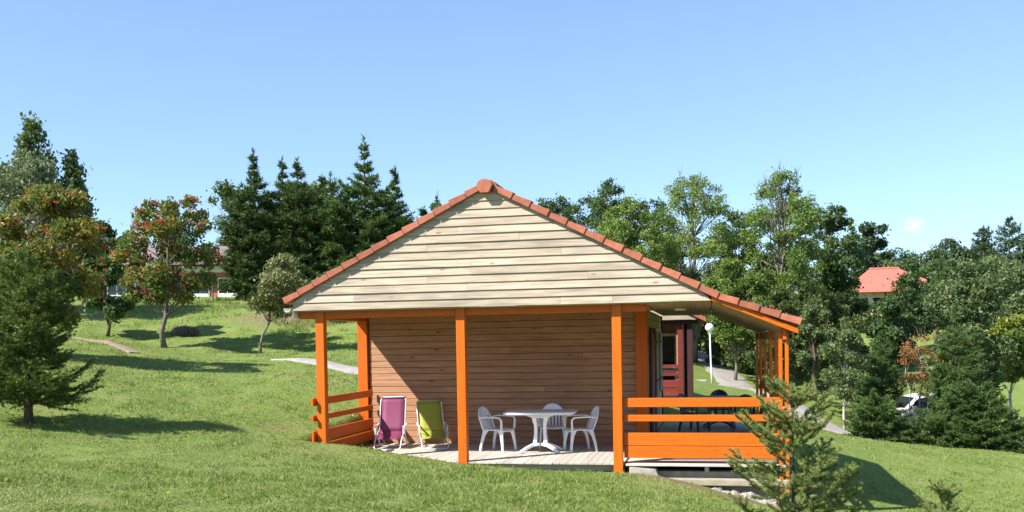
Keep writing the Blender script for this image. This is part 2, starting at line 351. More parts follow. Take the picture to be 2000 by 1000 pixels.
# ------------------------------------------------------------------ terrain height
CT = np.array([
 (6.9,-16.2,.45),(0,-16,.95),(14,-16,-.35),(-8,-14,1.5),(-14,-14,2.2),(22,-14,-1.2),(-.3,-7.5,.62),(3.3,-6.7,.33),(6.66,-4,-.05),(9,-8,-.1),(12,-6,-.75),
 (-.15,-.2,.37),(.236,-.2,.32),(.81,-.2,.275),(1.75,-.2,.14),(2.58,-.2,-.005),(4,-.2,-.10),(5.4,-.2,-.14),(6.17,-.2,-.22),(6.83,-.2,-.36),(7.24,-.2,-.46),(8.2,-.2,-.72),
 (-3.9,-2.6,.93),(-4.44,1.9,1.2),(-2.7,2.3,.95),(-1.3,.3,.66),(-1.2,4,.86),(-4.1,8.1,1.58),(-1.7,6.55,1.22),(-2.8,9.4,1.5),(-10.6,8.8,2.29),(-9,8.1,1.95),(-10.36,11.9,2.08),(-7.3,12.55,1.9),
 (-16.2,18.9,3.84),(-11.75,19.9,3.7),(-7.3,20.8,3.63),(-3,21.5,3.3),(-20,40,4.9),(-25,40,4.95),(-8,40,4.6),(-30,25,5),(-30,5,4.5),(-16,0,3),(-13,-8,2.5),(-13.4,13.4,2.55),
 (2,9,.7),(6,10,.1),(6.9,34.9,-.37),(6.4,50,.645),(0,25,1.9),(0,45,2.8),(10.85,21.3,-1.2),(11.5,19.4,-1.36),(11.2,27.6,-.65),(12.2,18.6,-1.43),(16.4,17.4,-1.76),(15.7,28.5,-1.8),(18.3,22.9,-2.1),
 (21,63,1.2),(21.3,73.8,4.0),(28,76,4.2),(11.1,5.5,-1.42),(11.1,8.8,-1.45),(12.3,2.2,-1.15),(16,5,-1.75),(20,-5,-1.7),(9.5,0,-.92),(8.7,8,-.72),(9.6,4,-1.0),(35,110,5.6),(40,100,5),(30,30,-1.6),(60,60,4),
 (0,150,6),(40,200,10),(-60,60,6),(-60,150,8),(6.3,32,.0),(120,120,8),(140,0,-2),(-90,0,6),(60,-20,-4),(-50,-24,4),(0,300,12),(150,300,14),(-150,300,12)], float)
def _ker(d): return np.sqrt(d*d+1.5)
_n = len(CT); _A = np.zeros((_n+3, _n+3)); _d = np.hypot(CT[:, None, 0]-CT[None, :, 0], CT[:, None, 1]-CT[None, :, 1])
_A[:_n, :_n] = _ker(_d)+np.eye(_n)*-.15; _A[:_n, _n:] = np.c_[np.ones(_n), CT[:, :2]]; _A[_n:, :_n] = _A[:_n, _n:].T
_W = np.linalg.solve(_A, np.r_[CT[:, 2], 0, 0, 0])
def sstep(a, b, x): t = np.clip((x-a)/(b-a), 0, 1); return t*t*(3-2*t)
def G(x, y):
    x = np.asarray(x, float); y = np.asarray(y, float); sh = x.shape; x = x.ravel(); y = y.ravel()
    out = np.empty(len(x))
    for i in range(0, len(x), 60000):
        a = x[i:i+60000]; b = y[i:i+60000]
        out[i:i+60000] = _ker(np.hypot(a[:, None]-CT[None, :, 0], b[:, None]-CT[None, :, 1]))@_W[:_n]+_W[_n]+_W[_n+1]*a+_W[_n+2]*b
    out += .022*np.sin(x*1.9+.7*y)*np.cos(y*1.55-.4*x)+.012*np.sin(x*4.7+1.3)*np.sin(y*4.1+.2)
    lw = (1-sstep(-1.2, .2, x))*sstep(-12, -6, y); out += lw*(.05*np.sin(x*.95+1.1*np.sin(y*.6))*np.sin(y*.8+.5)+.03*np.sin(x*2.3-y*1.2)*np.cos(y*1.9+x*.6))
    out = np.clip(out, -4, 14)
    # cut for the cabin's platform
    inside = sstep(-.30, -.10, x)*(1-sstep(8.4, 8.7, x))*sstep(-.16, -.03, y)*(1-sstep(8.5, 9.1, y))
    flo = np.where(x > 5.6, np.minimum(-.16, out), -.16)
    out = out*(1-inside)+np.minimum(out, flo)*inside
    return out.reshape(sh)
def gz(x, y): return float(G(np.array([x]), np.array([y]))[0])

def axis_pts(dense, rest):
    s = set()
    for a, b, st in dense: s.update(np.round(np.arange(a, b+1e-6, st), 3))
    s.update(rest); return np.array(sorted(s))
gx = axis_pts([(-1.2, 9.6, .12), (-14, 20, .4), (-40, 60, 2.5)], [-400, -250, -150, -100, -70, -55, 75, 100, 140, 200, 300, 500])
gy = axis_pts([(-1.0, .6, .08), (-1, 9.6, .2), (-14, 24, .4), (24, 60, 1.2), (60, 140, 4)], [-60, -40, -30, -24, -20, -17, 160, 200, 260, 340, 450, 700, 1200])
XX, YY = np.meshgrid(gx, gy); ZZ = G(XX, YY)
nx, ny = len(gx), len(gy); idx = np.arange(nx*ny).reshape(ny, nx)
Fq = np.stack([idx[:-1, :-1], idx[:-1, 1:], idx[1:, 1:], idx[1:, :-1]], -1).reshape(-1, 4)
def dirtmask(x, y):
    d = np.zeros(np.shape(x))
    def blob(cx, cy, rx, ry, a): return a*np.exp(-(((x-cx)/rx)**2+((y-cy)/ry)**2))
    d = np.maximum(d, blob(6.4, -.35, 1.3, .28, 1.15)); d = np.maximum(d, blob(7.4, -.55, .9, .45, 1.0)); d = np.maximum(d, blob(5.2, -.15, .5, .12, .7))
    d = np.maximum(d, blob(-1.0, .5, .9, .9, .55)); d = np.maximum(d, blob(-2.1, 1.7, .9, .5, .4))
    d = np.maximum(d, blob(-9.0, 18, 3.2, 2.2, .85)); d = np.maximum(d, blob(-8.2, 17, 1.6, 1.2, .5)); d = np.maximum(d, blob(-9, 9.2, 1.5, .5, .7)); d = np.maximum(d, blob(-7.2, 9.0, 1.6, .3, .5))
    d = np.maximum(d, blob(1.2, -2.6, .5, .22, .5)); d = np.maximum(d, blob(.2, -4.4, .35, .2, .5)); d = np.maximum(d, blob(-1.5, -3.2, .3, .2, .4)); d = np.maximum(d, blob(2.9, -5.9, .7, .3, .35))
    d = np.maximum(d, blob(14, 17.2, 3.6, .45, .5)); d = np.maximum(d, blob(3.5, 4, 3.5, 3.5, .9)); d = np.maximum(d, blob(-3.8, -2.5, .35, .35, .6)); d = np.maximum(d, blob(-12, 21, 4, 2, .6))
    return d
gm = arr_mesh('ground', np.stack([XX, YY, ZZ], -1).reshape(-1, 3), Fq, dirtmask(XX, YY).ravel(), 'dirt')
ground = new_obj('ground', gm, 'ground', None, True); ground['kind'] = 'structure'

def ribbon(name, pts, widths, mat, lift=.03, sub=14):
    P = np.array(pts, float); t = np.linspace(0, len(P)-1, (len(P)-1)*sub+1)
    def cr(v):
        o = []
        for q in t:
            i = min(int(q), len(v)-2); u = q-i; p0 = v[max(i-1, 0)]; p1 = v[i]; p2 = v[i+1]; p3 = v[min(i+2, len(v)-1)]
            o.append(.5*((2*p1)+(-p0+p2)*u+(2*p0-5*p1+4*p2-p3)*u*u+(-p0+3*p1-3*p2+p3)*u**3))
        return np.array(o)
    C = cr(P); W = np.interp(t, range(len(P)), widths); d = np.gradient(C, axis=0); d /= np.linalg.norm(d, axis=1)[:, None]
    nrm = np.c_[-d[:, 1], d[:, 0]]; K = 7; rng = np.random.default_rng(3)
    us = np.linspace(-.5, .5, K); V = []
    for i in range(len(C)):
        wob = 1+.09*math.sin(i*.9)+.06*rng.normal()
        for u in us: V.append(C[i]+nrm[i]*u*W[i]*wob)
    V = np.array(V); Z = G(V[:, 0], V[:, 1])+lift
    e = (np.arange(len(V)) % K); Z[(e == 0) | (e == K-1)] -= lift*1.6
    ii = np.arange(len(V)).reshape(-1, K); F = np.stack([ii[:-1, :-1], ii[:-1, 1:], ii[1:, 1:], ii[1:, :-1]], -1).reshape(-1, 4)
    o = new_obj(name, arr_mesh(name, np.c_[V, Z], F), mat, None, True); o['kind'] = 'structure'; return o
PATHS = [([(4.5, 60), (6.2, 50.5), (7.6, 41), (8.6, 34), (9.6, 27.5), (10.6, 22.3), (11.6, 19.9), (13.5, 20.6), (17, 22.4), (24, 24)], [2.2, 2.2, 2.2, 2.0, 1.9, 1.8, 1.8, 3.0, 5, 6]),
         ([(-5.3, 9.2), (-4.4, 8.9), (-3.0, 8.5), (-1.2, 8.2), (1.5, 8.9)], [.1, .5, 1.5, 2.4, 2.6]),
         ([(-14, 9.6), (-11.6, 9.6), (-10.2, 8.9), (-9.0, 8.25)], [.9, .8, .7, .45])]
ribbon('path', *PATHS[0], 'path_concrete', .05); ribbon('path', *PATHS[1], 'path_concrete', .03); ribbon('path', *PATHS[2], 'path_dirt', .03)
def near_path(x, y):
    k = np.zeros(len(x), bool)
    for P, W in PATHS:
        P = np.array(P)
        for i in range(len(P)-1):
            a, b2 = P[i], P[i+1]; ab = b2-a; u = np.clip(((x-a[0])*ab[0]+(y-a[1])*ab[1])/(ab@ab), 0, 1)
            d = np.hypot(x-a[0]-u*ab[0], y-a[1]-u*ab[1]); k |= d < (W[i]*(1-u)+W[i+1]*u)*.5
    return k

# ------------------------------------------------------------------ grass
def wnoise(x, y, sc, seed, n=14):
    r = np.random.default_rng(seed); o = 0
    for _ in range(n):
        a = r.random()*6.283; f = sc*(.5+1.3*r.random()); o = o+np.sin((x*math.cos(a)+y*math.sin(a))*f+r.random()*6.283)
    return o/math.sqrt(n)
def make_grass():
    rng = np.random.default_rng(11)
    Xs, Ys = [], []
    fw = np.array([_fw.x, _fw.y]); fw /= np.linalg.norm(fw); rt = np.array([fw[1], -fw[0]])
    n = 620000
    D = 7.5*(34/7.5)**(rng.random(n)**1.25)           # denser near the viewer
    U = (rng.random(n)-.5)*1.30
    x = EYE.x+fw[0]*D+rt[0]*U*D; y = EYE.y+fw[1]*D+rt[1]*U*D
    k = ~((x > -.12) & (x < 8.3) & (y > -.05) & (y < 8.6)) & ~near_path(x, y)
    # tufty lawn: keep more blades where a coarse pattern is high, fewer on bare soil
    pat = np.clip(wnoise(x, y, 5.0, 1)*.7+wnoise(x, y, 13, 2)*.5, -1.6, 1)
    k &= rng.random(n) < .72+.28*pat
    k &= rng.random(n) > np.clip(dirtmask(x, y)*1.15-.12, 0, .97)
    x, y, D = x[k], y[k], D[k]; n = len(x); z = G(x, y)-.004
    clump = np.clip(.5+.36*wnoise(x, y, 1.1, 3)+.34*wnoise(x, y, 6, 4), 0, 1.5)
    dryp = np.clip(wnoise(x, y, .9, 5)*.5+wnoise(x, y, 4, 6)*.4-.25, 0, 1)
    h = (.014+.031*rng.random(n)**1.4)*(.55+1.0*clump)*(1-.35*dryp); tall = rng.random(n) < .012; h = np.where(tall, h*2.0, h)
    w = (.0038+.004*rng.random(n))*np.clip(D/11, 1, 2.6)
    a = rng.random(n)*2*np.pi; lean = rng.normal(0, .55, (n, 2))*h[:, None]
    V = np.empty((n, 3, 3)); ca, sa = np.cos(a)*w, np.sin(a)*w
    V[:, 0] = np.c_[x-ca, y-sa, z]; V[:, 1] = np.c_[x+ca, y+sa, z]; V[:, 2] = np.c_[x+lean[:, 0], y+lean[:, 1], z+h]
    tint = np.clip(.52-.30*(clump-.5)+.42*dryp+rng.normal(0, .19, n)+(rng.random(n) < .07)*.45, 0, 1)
    me = arr_mesh('grass', V.reshape(-1, 3), np.arange(3*n).reshape(-1, 3), np.repeat(tint, 3))
    o = new_obj('grass', me, 'grass_blade'); o['kind'] = 'stuff'; o['label'] = 'short green lawn grass on the sloping ground'; o['category'] = 'grass'
    # broad-leaved weeds (plantain, clover, dandelion rosettes)
    n = 15000; D = 7.5*(24/7.5)**rng.random(n); U = (rng.random(n)-.5)*1.3
    x = EYE.x+fw[0]*D+rt[0]*U*D; y = EYE.y+fw[1]*D+rt[1]*U*D
    pt = np.sin(x*1.7+np.sin(y*1.3)*2)*np.sin(y*1.9+np.sin(x*1.1)*2)
    k = ~((x > -.2) & (x < 8.3) & (y > -.1) & (y < 8.6)) & (pt > .1); x, y = x[k], y[k]; n = len(x); z = G(x, y)+.012
    r = .018+.03*rng.random(n); a = rng.random(n)*2*np.pi; dx, dy = np.cos(a)*r, np.sin(a)*r; up = .2+.9*rng.random(n)
    V = np.empty((n, 4, 3)); V[:, 0] = np.c_[x, y, z]; V[:, 2] = np.c_[x+dx*2, y+dy*2, z+r*up]
    V[:, 1] = np.c_[x+dx-dy*.42, y+dy+dx*.42, z+r*up*.8]; V[:, 3] = np.c_[x+dx+dy*.42, y+dy-dx*.42, z+r*up*.8]
    me = arr_mesh('lawn_weeds', V.reshape(-1, 3), np.arange(4*n).reshape(-1, 4), np.repeat(np.clip(rng.normal(.3, .2, n), 0, 1), 4))
    o = new_obj('lawn_weeds', me, 'grass_blade'); o['kind'] = 'stuff'; o['label'] = 'small broad leaved weeds scattered through the lawn'; o['category'] = 'weeds'
make_grass()
def bank_growth():
    rng = np.random.default_rng(91); n = 26000
    x = rng.uniform(-17, -4, n); y = rng.uniform(13.5, 22, n); d = wnoise(x, y, .9, 8)*.5+wnoise(x, y, 3, 9)*.45+(y-17)*.14
    k = (d > .15) & ~((x < -10.5) & (rng.random(n) < .5)); x, y = x[k], y[k]; n = len(x); z = G(x, y)-.01
    h = .07+.20*rng.random(n)**1.6; w = .008+.010*rng.random(n); a = rng.random(n)*6.283; ln = rng.normal(0, .5, (n, 2))*h[:, None]
    V = np.empty((n, 3, 3)); V[:, 0] = np.c_[x-np.cos(a)*w, y-np.sin(a)*w, z]; V[:, 1] = np.c_[x+np.cos(a)*w, y+np.sin(a)*w, z]; V[:, 2] = np.c_[x+ln[:, 0], y+ln[:, 1], z+h]
    t = np.clip(.5+.35*wnoise(x, y, 1.6, 10)+rng.normal(0, .2, n), 0, 1)
    o = new_obj('rough_grass', arr_mesh('rough_grass', V.reshape(-1, 3), np.arange(3*n).reshape(-1, 3), np.repeat(t, 3)), 'grass_blade'); o['kind'] = 'stuff'; o['label'] = 'rough dry grass and weeds on the bank under the spruces'; o['category'] = 'grass'
bank_growth()

# ================================================================== THE CABIN
cabin = thing('wooden_cabin', 'open pine holiday cabin with orange posts and red tiled gable roof', 'cabin')
random.seed(5)
# --- roof lines (x -> z of the tile underside along the gable)
RX, RZ = 3.22, 4.70
def under(x):
    if x <= RX: return RZ-(RX-x)*.513
    if x <= 7.016: return RZ-(x-RX)*.522
    return RZ-(7.016-RX)*.522-(x-7.016)*.352
YB = 8.4                                             # rear end of the roof
YG = -.17                                            # face of the gable boarding
# gable boards
zb = 2.69; nb = 14; bh = (4.62-zb)/nb
gable = bx('gable_wall', 'wood_soffit', cabin, -.30, 6.9, -.118, -.09, 2.695, 2.72)
gm_ = MB(); gm_.prism([(-.30, 2.70), (6.90, 2.70), (6.9, under(6.9)-.01), (RX, RZ-.02), (-.30, under(-.3)-.01)], 1, -.135, -.10)
gback = gm_.build('gable_backing', 'wood_soffit', cabin)
def xl(z): return RX-(RZ-z)/.513-.01
def xr(z): return min(RX+(RZ-z)/.522+.01, 6.93)
for i in range(nb):
    z0 = zb+i*bh; z1 = z0+bh+.012
    a0, b0, a1, b1 = max(xl(z0), -.345), xr(z0), max(xl(min(z1, RZ-.01)), -.345), xr(min(z1, RZ-.01))
    z1 = min(z1, RZ-.01)
    if b0-a0 < .15: continue
    cuts = [0]
    if b0-a0 > 2.2: cuts += sorted(random.sample([.16, .24, .33, .45, .58, .66, .78, .86], 1 if b0-a0 < 5 else random.choice((1, 2))))
    cuts.append(1)
    for c0, c1 in zip(cuts[:-1], cuts[1:]):
        g = .0015
        p0, p1 = a0+(b0-a0)*c0+(g if c0 else 0), a0+(b0-a0)*c1-(g if c1 < 1 else 0)
        q0 = p0 if c0 else a1; q1 = p1 if c1 < 1 else b1
        if c0: q0 = max(min(p0, b1), a1)
        if c1 < 1: q1 = max(min(p1, b1), a1)
        dy = random.uniform(-.003, .003); dz = random.uniform(-.002, .002)
        m = MB(); yb0, yb1 = YG-.02+dy, YG+.004+dy
        m.hexa([(p0, yb0, z0+dz), (p1, yb0, z0+dz), (p1, YG+.03, z0+dz), (p0, YG+.03, z0+dz), (q0, yb1, z1), (q1, yb1, z1), (q1, YG+.03, z1), (q0, YG+.03, z1)])
        m.build('gable_board', 'wood_pale', gable)
# underside of the projecting gable
bx('gable_soffit', 'wood_soffit', cabin, -.33, 6.9, -.138, .15, 2.669, 2.687)
# --- roof slabs with stepped tile courses
def roof_side(sign):
    m = MB()
    if sign < 0: xs = np.linspace(RX, -.49, 14)
    else: xs = np.r_[np.linspace(RX, 7.016, 12), np.linspace(7.016, 8.335, 5)[1:]]
    for a, b2 in zip(xs[:-1], xs[1:]):
        za, zb2 = under(a), under(b2); lo, hi = (a, b2) if a < b2 else (b2, a)
        zl, zh = (za, zb2) if a < b2 else (zb2, za); e = .035
        el, eh = (e, 0) if sign < 0 else (0, e)
        m.hexa([(lo, -.10, zl+.02), (hi, -.10, zh+.02), (hi, YB, zh+.02), (lo, YB, zl+.02), (lo, -.10, zl+.06+el), (hi, -.10, zh+.06+eh), (hi, YB, zh+.06+eh), (lo, YB, zl+.06+el)])
    return m
roof = roof_side(-1).build('roof_slope', 'tile', cabin); roof2 = roof_side(1).build('roof_slope', 'tile', cabin)
# verge tiles
def verge(xs, side, par):
    for a, b2 in zip(xs[:-1], xs[1:]):
        za, zb2 = under(a), under(b2); dx, dz = b2-a, zb2-za; L = math.hypot(dx, dz); dx /= L; dz /= L
        j = random.uniform(-.004, .004); over = -.009 if side < 0 else .004; step = .026+random.uniform(-.006, .006); h = .094
        A = (a, za); B = (b2+dx*over, zb2+dz*over)
        nz = (abs(dz)*(1 if dx > 0 else -1), abs(dx))          # outward normal
        m = MB(); y0, y1 = -.27+j, -.06
        # face: upper end tucked, lower end raised
        pts = [(A[0]-nz[0]*.0, A[1]-nz[1]*.004), (B[0], B[1]+.0), (B[0]+nz[0]*(h+step), B[1]+nz[1]*(h+step)), (A[0]+nz[0]*(h-.006), A[1]+nz[1]*(h-.006))]
        jj = 0 if side < 0 else 0
        m.hexa([(pts[0][0], y0+.02, pts[0][1]), (pts[1][0], y0, pts[1][1]), (pts[1][0], y1, pts[1][1]), (pts[0][0], y1, pts[0][1]),
                (pts[3][0], y0+.02, pts[3][1]), (pts[2][0], y0, pts[2][1]), (pts[2][0], y1, pts[2][1]), (pts[3][0], y1, pts[3][1])] if dx > 0 else
               [(pts[1][0], y0, pts[1][1]), (pts[0][0], y0+.012, pts[0][1]), (pts[0][0], y1, pts[0][1]), (pts[1][0], y1, pts[1][1]),
                (pts[2][0], y0, pts[2][1]), (pts[3][0], y0+.012, pts[3][1]), (pts[3][0], y1, pts[3][1]), (pts[2][0], y1, pts[2][1])])
        m.build('verge_tile', 'tile', par, bevel=.006)
verge(np.linspace(RX-.05, -.47, 14), -1, roof)
verge(np.r_[np.linspace(RX+.12, 7.016, 13), np.linspace(7.016, 8.31, 5)[1:]], 1, roof2)
# ridge: end tile with flat face, then a run of ridge caps
def ridge_prof(s=1.0, cx=RX):
    pts = [(cx-.09*s, RZ-.105), (cx+.075*s, RZ-.105), (cx+.145*s, RZ+.02)]
    for k in range(9):
        a = math.radians(5+170*k/8); pts.append((cx-.005+.15*s*math.cos(a), RZ+.012+.125*s*math.sin(a)))
    return pts
m = MB(); m.prism(ridge_prof(.9), 1, -.33, -.10); m.build('ridge_end_tile', 'tile', cabin, bevel=.012)
yy = -.10
while yy < YB:
    m = MB(); m.prism([(RX-.17, RZ+.03), (RX+.17, RZ+.03)]+[(RX+.155*math.cos(math.radians(a)), RZ+.03+.12*math.sin(math.radians(a))) for a in range(15, 180, 25)], 1, yy, min(yy+.37, YB)); m.build('ridge_tile', 'tile', cabin, bevel=.008); yy += .38
# gutter on the left eave
m = MB(); pr_ = []
for k in range(9): a = math.pi+math.pi*k/8; pr_.append((-.445+.062*math.cos(a), 2.735+.07*math.sin(a)))
for k in range(9): a = 2*math.pi-math.pi*k/8; pr_.append((-.445+.055*math.cos(a), 2.738+.062*math.sin(a)))
m.prism(pr_, 1, -.225, YB); gut = m.build('gutter', 'gutter', cabin)
bx('eave_board', 'gutter', cabin, -.385, -.36, -.13, YB, 2.56, 2.74)
for y in (.4, 2.4, 4.4, 6.4): bx('bracket', 'gutter', gut, -.452, -.44, y, y+.03, 2.80, 2.835)
# posts
for x in (0, 2.598, 5.298): bx('post', 'orange', cabin, x, x+.155, -.03, .125, -.35 if x > 4 else -.25, 2.674, .006)
bx('post', 'orange', cabin, -.357, -.147, 2.98, 3.19, -.3, 2.66, .006); bx('post', 'orange', cabin, 5.46, 5.69, 2.96, 3.19, -.3, 2.66, .006)
bx('beam', 'orange_x', cabin, -.325, 5.87, .022, .142, 2.545, 2.672, .005)
bx('side_beam', 'orange_y_shaded', cabin, -.315, -.175, .145, 2.978, 2.555, 2.672, .004)
m = MB()
for k in range(24): m.box(-.16+k*.25, -.164+(k+1)*.25, .145, 3.06, 2.645, 2.672)
m.build('ceiling', 'wood_brown', cabin)
# back wall of the terrace, board by board
wall_f = bx('wall', 'dark_void', cabin, -.11, 5.68, 3.085, 3.13, -.1, 2.67)
k = 0; z = 0.0
while z < 2.66:
    x0, x1 = -.115, 5.685; cut = random.choice([None, 1.1, 2.0, 2.9, 3.6, 4.4]); dy = random.uniform(-.003, .003)
    segs = [(x0, x1)] if cut is None else [(x0, cut-.001), (cut+.001, x1)]
    for a, b2 in segs:
        m = MB(); z1 = min(z+.126, 2.668); yf = 3.045+dy
        m.prism([(yf+.008, z), (yf, z+.008), (yf, z1-.008), (yf+.008, z1), (3.085, z1), (3.085, z)], 0, a, b2); m.build('wall_board', 'wood_brown', wall_f)
    z += .132
# right-hand side wall of the room
wall_s = bx('wall', 'dark_void', cabin, 5.60, 5.665, 3.2, 8.1, -.1, 2.67)
z = 0.0
while z < 2.66:
    m = MB(); z1 = min(z+.126, 2.668); xf = 5.70+random.uniform(-.002, .002)
    m.prism([(5.665, z), (5.665, z1), (xf-.008, z1), (xf, z1-.008), (xf, z+.008), (xf-.008, z)], 1, 3.2, 8.1); m.build('wall_board', 'wood_side', wall_s); z += .132
bx('wall', 'wood_side', cabin, -.11, -.04, 3.2, 8.1, -.3, 2.67); bx('wall', 'wood_side', cabin, -.035, 5.595, 8.02, 8.1, -.3, 2.67)
bx('corner_trim', 'oxblood_dark', cabin, 5.60, 5.735, 8.105, 8.15, -.1, 2.66)
# door, jamb and shutters on the side wall
d = bx('door', 'wood_deck', cabin, 5.703, 5.728, 3.62, 4.55, .03, 2.2)
for a, b2 in ((3.66, 3.98), (4.02, 4.5)): bx('door_panel', 'roof_mauve', d, 5.73, 5.742, a, b2, .12, 2.1)
bx('door_frame', 'oxblood', cabin, 5.703, 5.765, 3.42, 3.60, 0, 2.32, .004); bx('door_frame', 'oxblood', cabin, 5.703, 5.765, 4.57, 4.72, 0, 2.32, .004)
bx('door_frame', 'oxblood_dark', cabin, 5.703, 5.76, 3.22, 3.40, 0, 2.32)
for y0, y1, mt in ((5.05, 5.32, 'iron'), (5.36, 5.95, 'wood_side'), (6.95, 7.6, 'wood_deck')):
    s = bx('shutter', mt, cabin, 5.703, 5.752, y0, y1, .85 if y0 > 5 else 0, 2.25, .003)
    for zz in (1.15, 2.0): bx('hinge', 'iron', s, 5.7525, 5.768, y0-.05, y1-.03, zz, zz+.045)
bx('window', 'glass_dark', cabin, 5.703, 5.714, 5.98, 6.92, .95, 2.15)
# flat soffit and sloping porch ceiling
for k in range(9):
    x0 = 5.745+k*.132; bx('soffit_board', 'wood_soffit', cabin, x0, x0+.129, -.115, YB, 2.676+.0005*(k % 2), 2.69)
m = MB(); m.lathe([(.10, 0), (.115, .02), (.115, .05)], (6.35, 2.6, 2.622), 20); l = m.build('ceiling_lamp', 'gutter', cabin, True)
for k in range(8):
    x0, x1 = 6.945+k*.139, 6.945+(k+1)*.139-.003
    z0, z1 = 2.675-(x0-6.945)*.418, 2.675-(x1-6.945)*.418
    m = MB(); m.hexa([(x0, -.13, z0), (x1, -.13, z1), (x1, YB, z1), (x0, YB, z0), (x0, -.13, z0+.02), (x1, -.13, z1+.02), (x1, YB, z1+.02), (x0, YB, z0+.02)]); m.build('soffit_board', 'wood_soffit', cabin)
m = MB(); x0, x1 = 6.935, 8.29
m.hexa([(x0, -.20, 2.692), (x1, -.20, 2.125), (x1, -.15, 2.125), (x0, -.15, 2.692), (x0, -.20, 2.785), (x1, -.20, 2.215), (x1, -.15, 2.215), (x0, -.15, 2.785)]); m.build('fascia', 'orange_x', cabin, bevel=.004)
bx('eave_board', 'wood_soffit', cabin, 8.20, 8.225, -.13, YB, 2.11, 2.22)
# porch posts in pairs clasping a beam
bx('porch_beam', 'wood_soffit', cabin, 8.06, 8.092, .0, YB-.05, 2.045, 2.20)
bx('beam_end', 'orange', cabin, 8.062, 8.118, -.07, -.004, 2.035, 2.20, .003)
for y in (0, 2.6, 6.4, 8.25):
    for x in (8.0, 8.097): bx('porch_post', 'orange', cabin, x, x+.056, y, y+.12, -.75, 2.21 if x < 8.05 else 2.17, .004)
# railings
RB = ((.94, 1.094), (.70, .81), (.293, .508), (.085, .283))
for z0, z1 in RB:
    bx('rail_board', 'orange_x', cabin, 5.47, 7.998, .05, .09, z0, z1, .006)
    bx('rail_board', 'orange_y_shaded', cabin, 8.058, 8.095, .13, 6.39, z0, z1, .005)
for z0, z1 in ((.985, 1.125), (.71, .81), (.335, .53), (.09, .275)): bx('rail_board', 'orange_y_shaded', cabin, -.072, -.03, -.13, 2.965, z0, z1, .005)
# decks
deck = MB(); 
for y in (.15, 1.5, 2.85): deck.box(-.02, 5.46, y, y+.06, -.15, -.033)
deck = deck.build('deck_frame', 'wood_deck_x', cabin)
x = -.02; k = 0
while x < 5.45:
    bx('deck_board', 'wood_deck', deck, x, x+.117, -.012+random.uniform(-.008, .008), 3.04, -.03, random.uniform(-.0015, .0015), .003); x += .122
pd = MB()
for xx in (5.6, 6.8, 7.9): pd.box(xx, xx+.07, .05, 8.2, -.14, -.046)
pd = pd.build('deck_frame', 'wood_deck_x', cabin)
y = -.03; 
while y < 8.2:
    bx('deck_board', 'wood_deck_x', pd, 5.50 if y < 2.9 else 5.72, 8.18 if y < -.0 else 7.985, y, y+.13, -.042, -.006+random.uniform(-.0015, .0015), .003); y += .137
# plinth under the porch
bx('plinth', 'concrete', cabin, 5.52, 8.1, .16, .4, -1.2, -.148); bx('plinth', 'concrete', cabin, 7.9, 8.12, .401, 8.1, -1.6, -.148)
m = MB(); m.hexa([(5.56, -.075, -.22), (6.10, -.075, -.30), (6.10, .158, -.30), (5.56, .158, -.22), (5.56, -.045, -.055), (6.0, -.055, -.10), (6.0, .158, -.075), (5.56, .158, -.055)]); m.build('mortar_wedge', 'concrete', cabin, bevel=.015)
bx('footing', 'footing', cabin, 6.05, 8.16, -.035, .158, -.36, -.25, .015)

def stone(name, mat, parent, c, r, seed, squash=(1, 1, 1)):
    rng = np.random.default_rng(seed); m = MB(); n, k = 9, 6
    vs = []
    for j in range(k+1):
        th = math.pi*j/k
        for q in range(n):
            a = 2*math.pi*q/n; rr = r*(1+rng.normal(0, .11))
            vs.append((c[0]+rr*math.sin(th)*math.cos(a)*squash[0], c[1]+rr*math.sin(th)*math.sin(a)*squash[1], c[2]+rr*math.cos(th)*squash[2]))
    m.v = vs
    for j in range(k):
        for q in range(n): m.f.append((j*n+q, (j+1)*n+q, (j+1)*n+(q+1) % n, j*n+(q+1) % n))
    return m.build(name, mat, parent)
for i in range(44):
    x = 6.30+i*.045+random.uniform(-.03, .03); r = random.uniform(.06, .13)
    zt = -.40-(x-6.35)*.12+random.uniform(-.10, .03)
    stone('foundation_stone', random.choice(('stone_pale', 'stone_pale', 'stone_cream', 'stone_pink')), cabin, (x, -.075+random.uniform(-.06, .03), zt), r, i, (1.15, .8, .8))
m = MB(); m.tube([(7.06, -.24, -.555), (7.06, .1, -.535)], .05, 16, False); m.tube([(7.06, -.24, -.555), (7.06, .1, -.535)], .043, 16, False)
pipe = m.build('drain_pipe', 'gutter', cabin, True); m = MB(); m.tube([(7.06, -.16, -.55), (7.06, -.1, -.548)], .0425, 16); m.build('pipe_inside', 'dark_void', pipe)

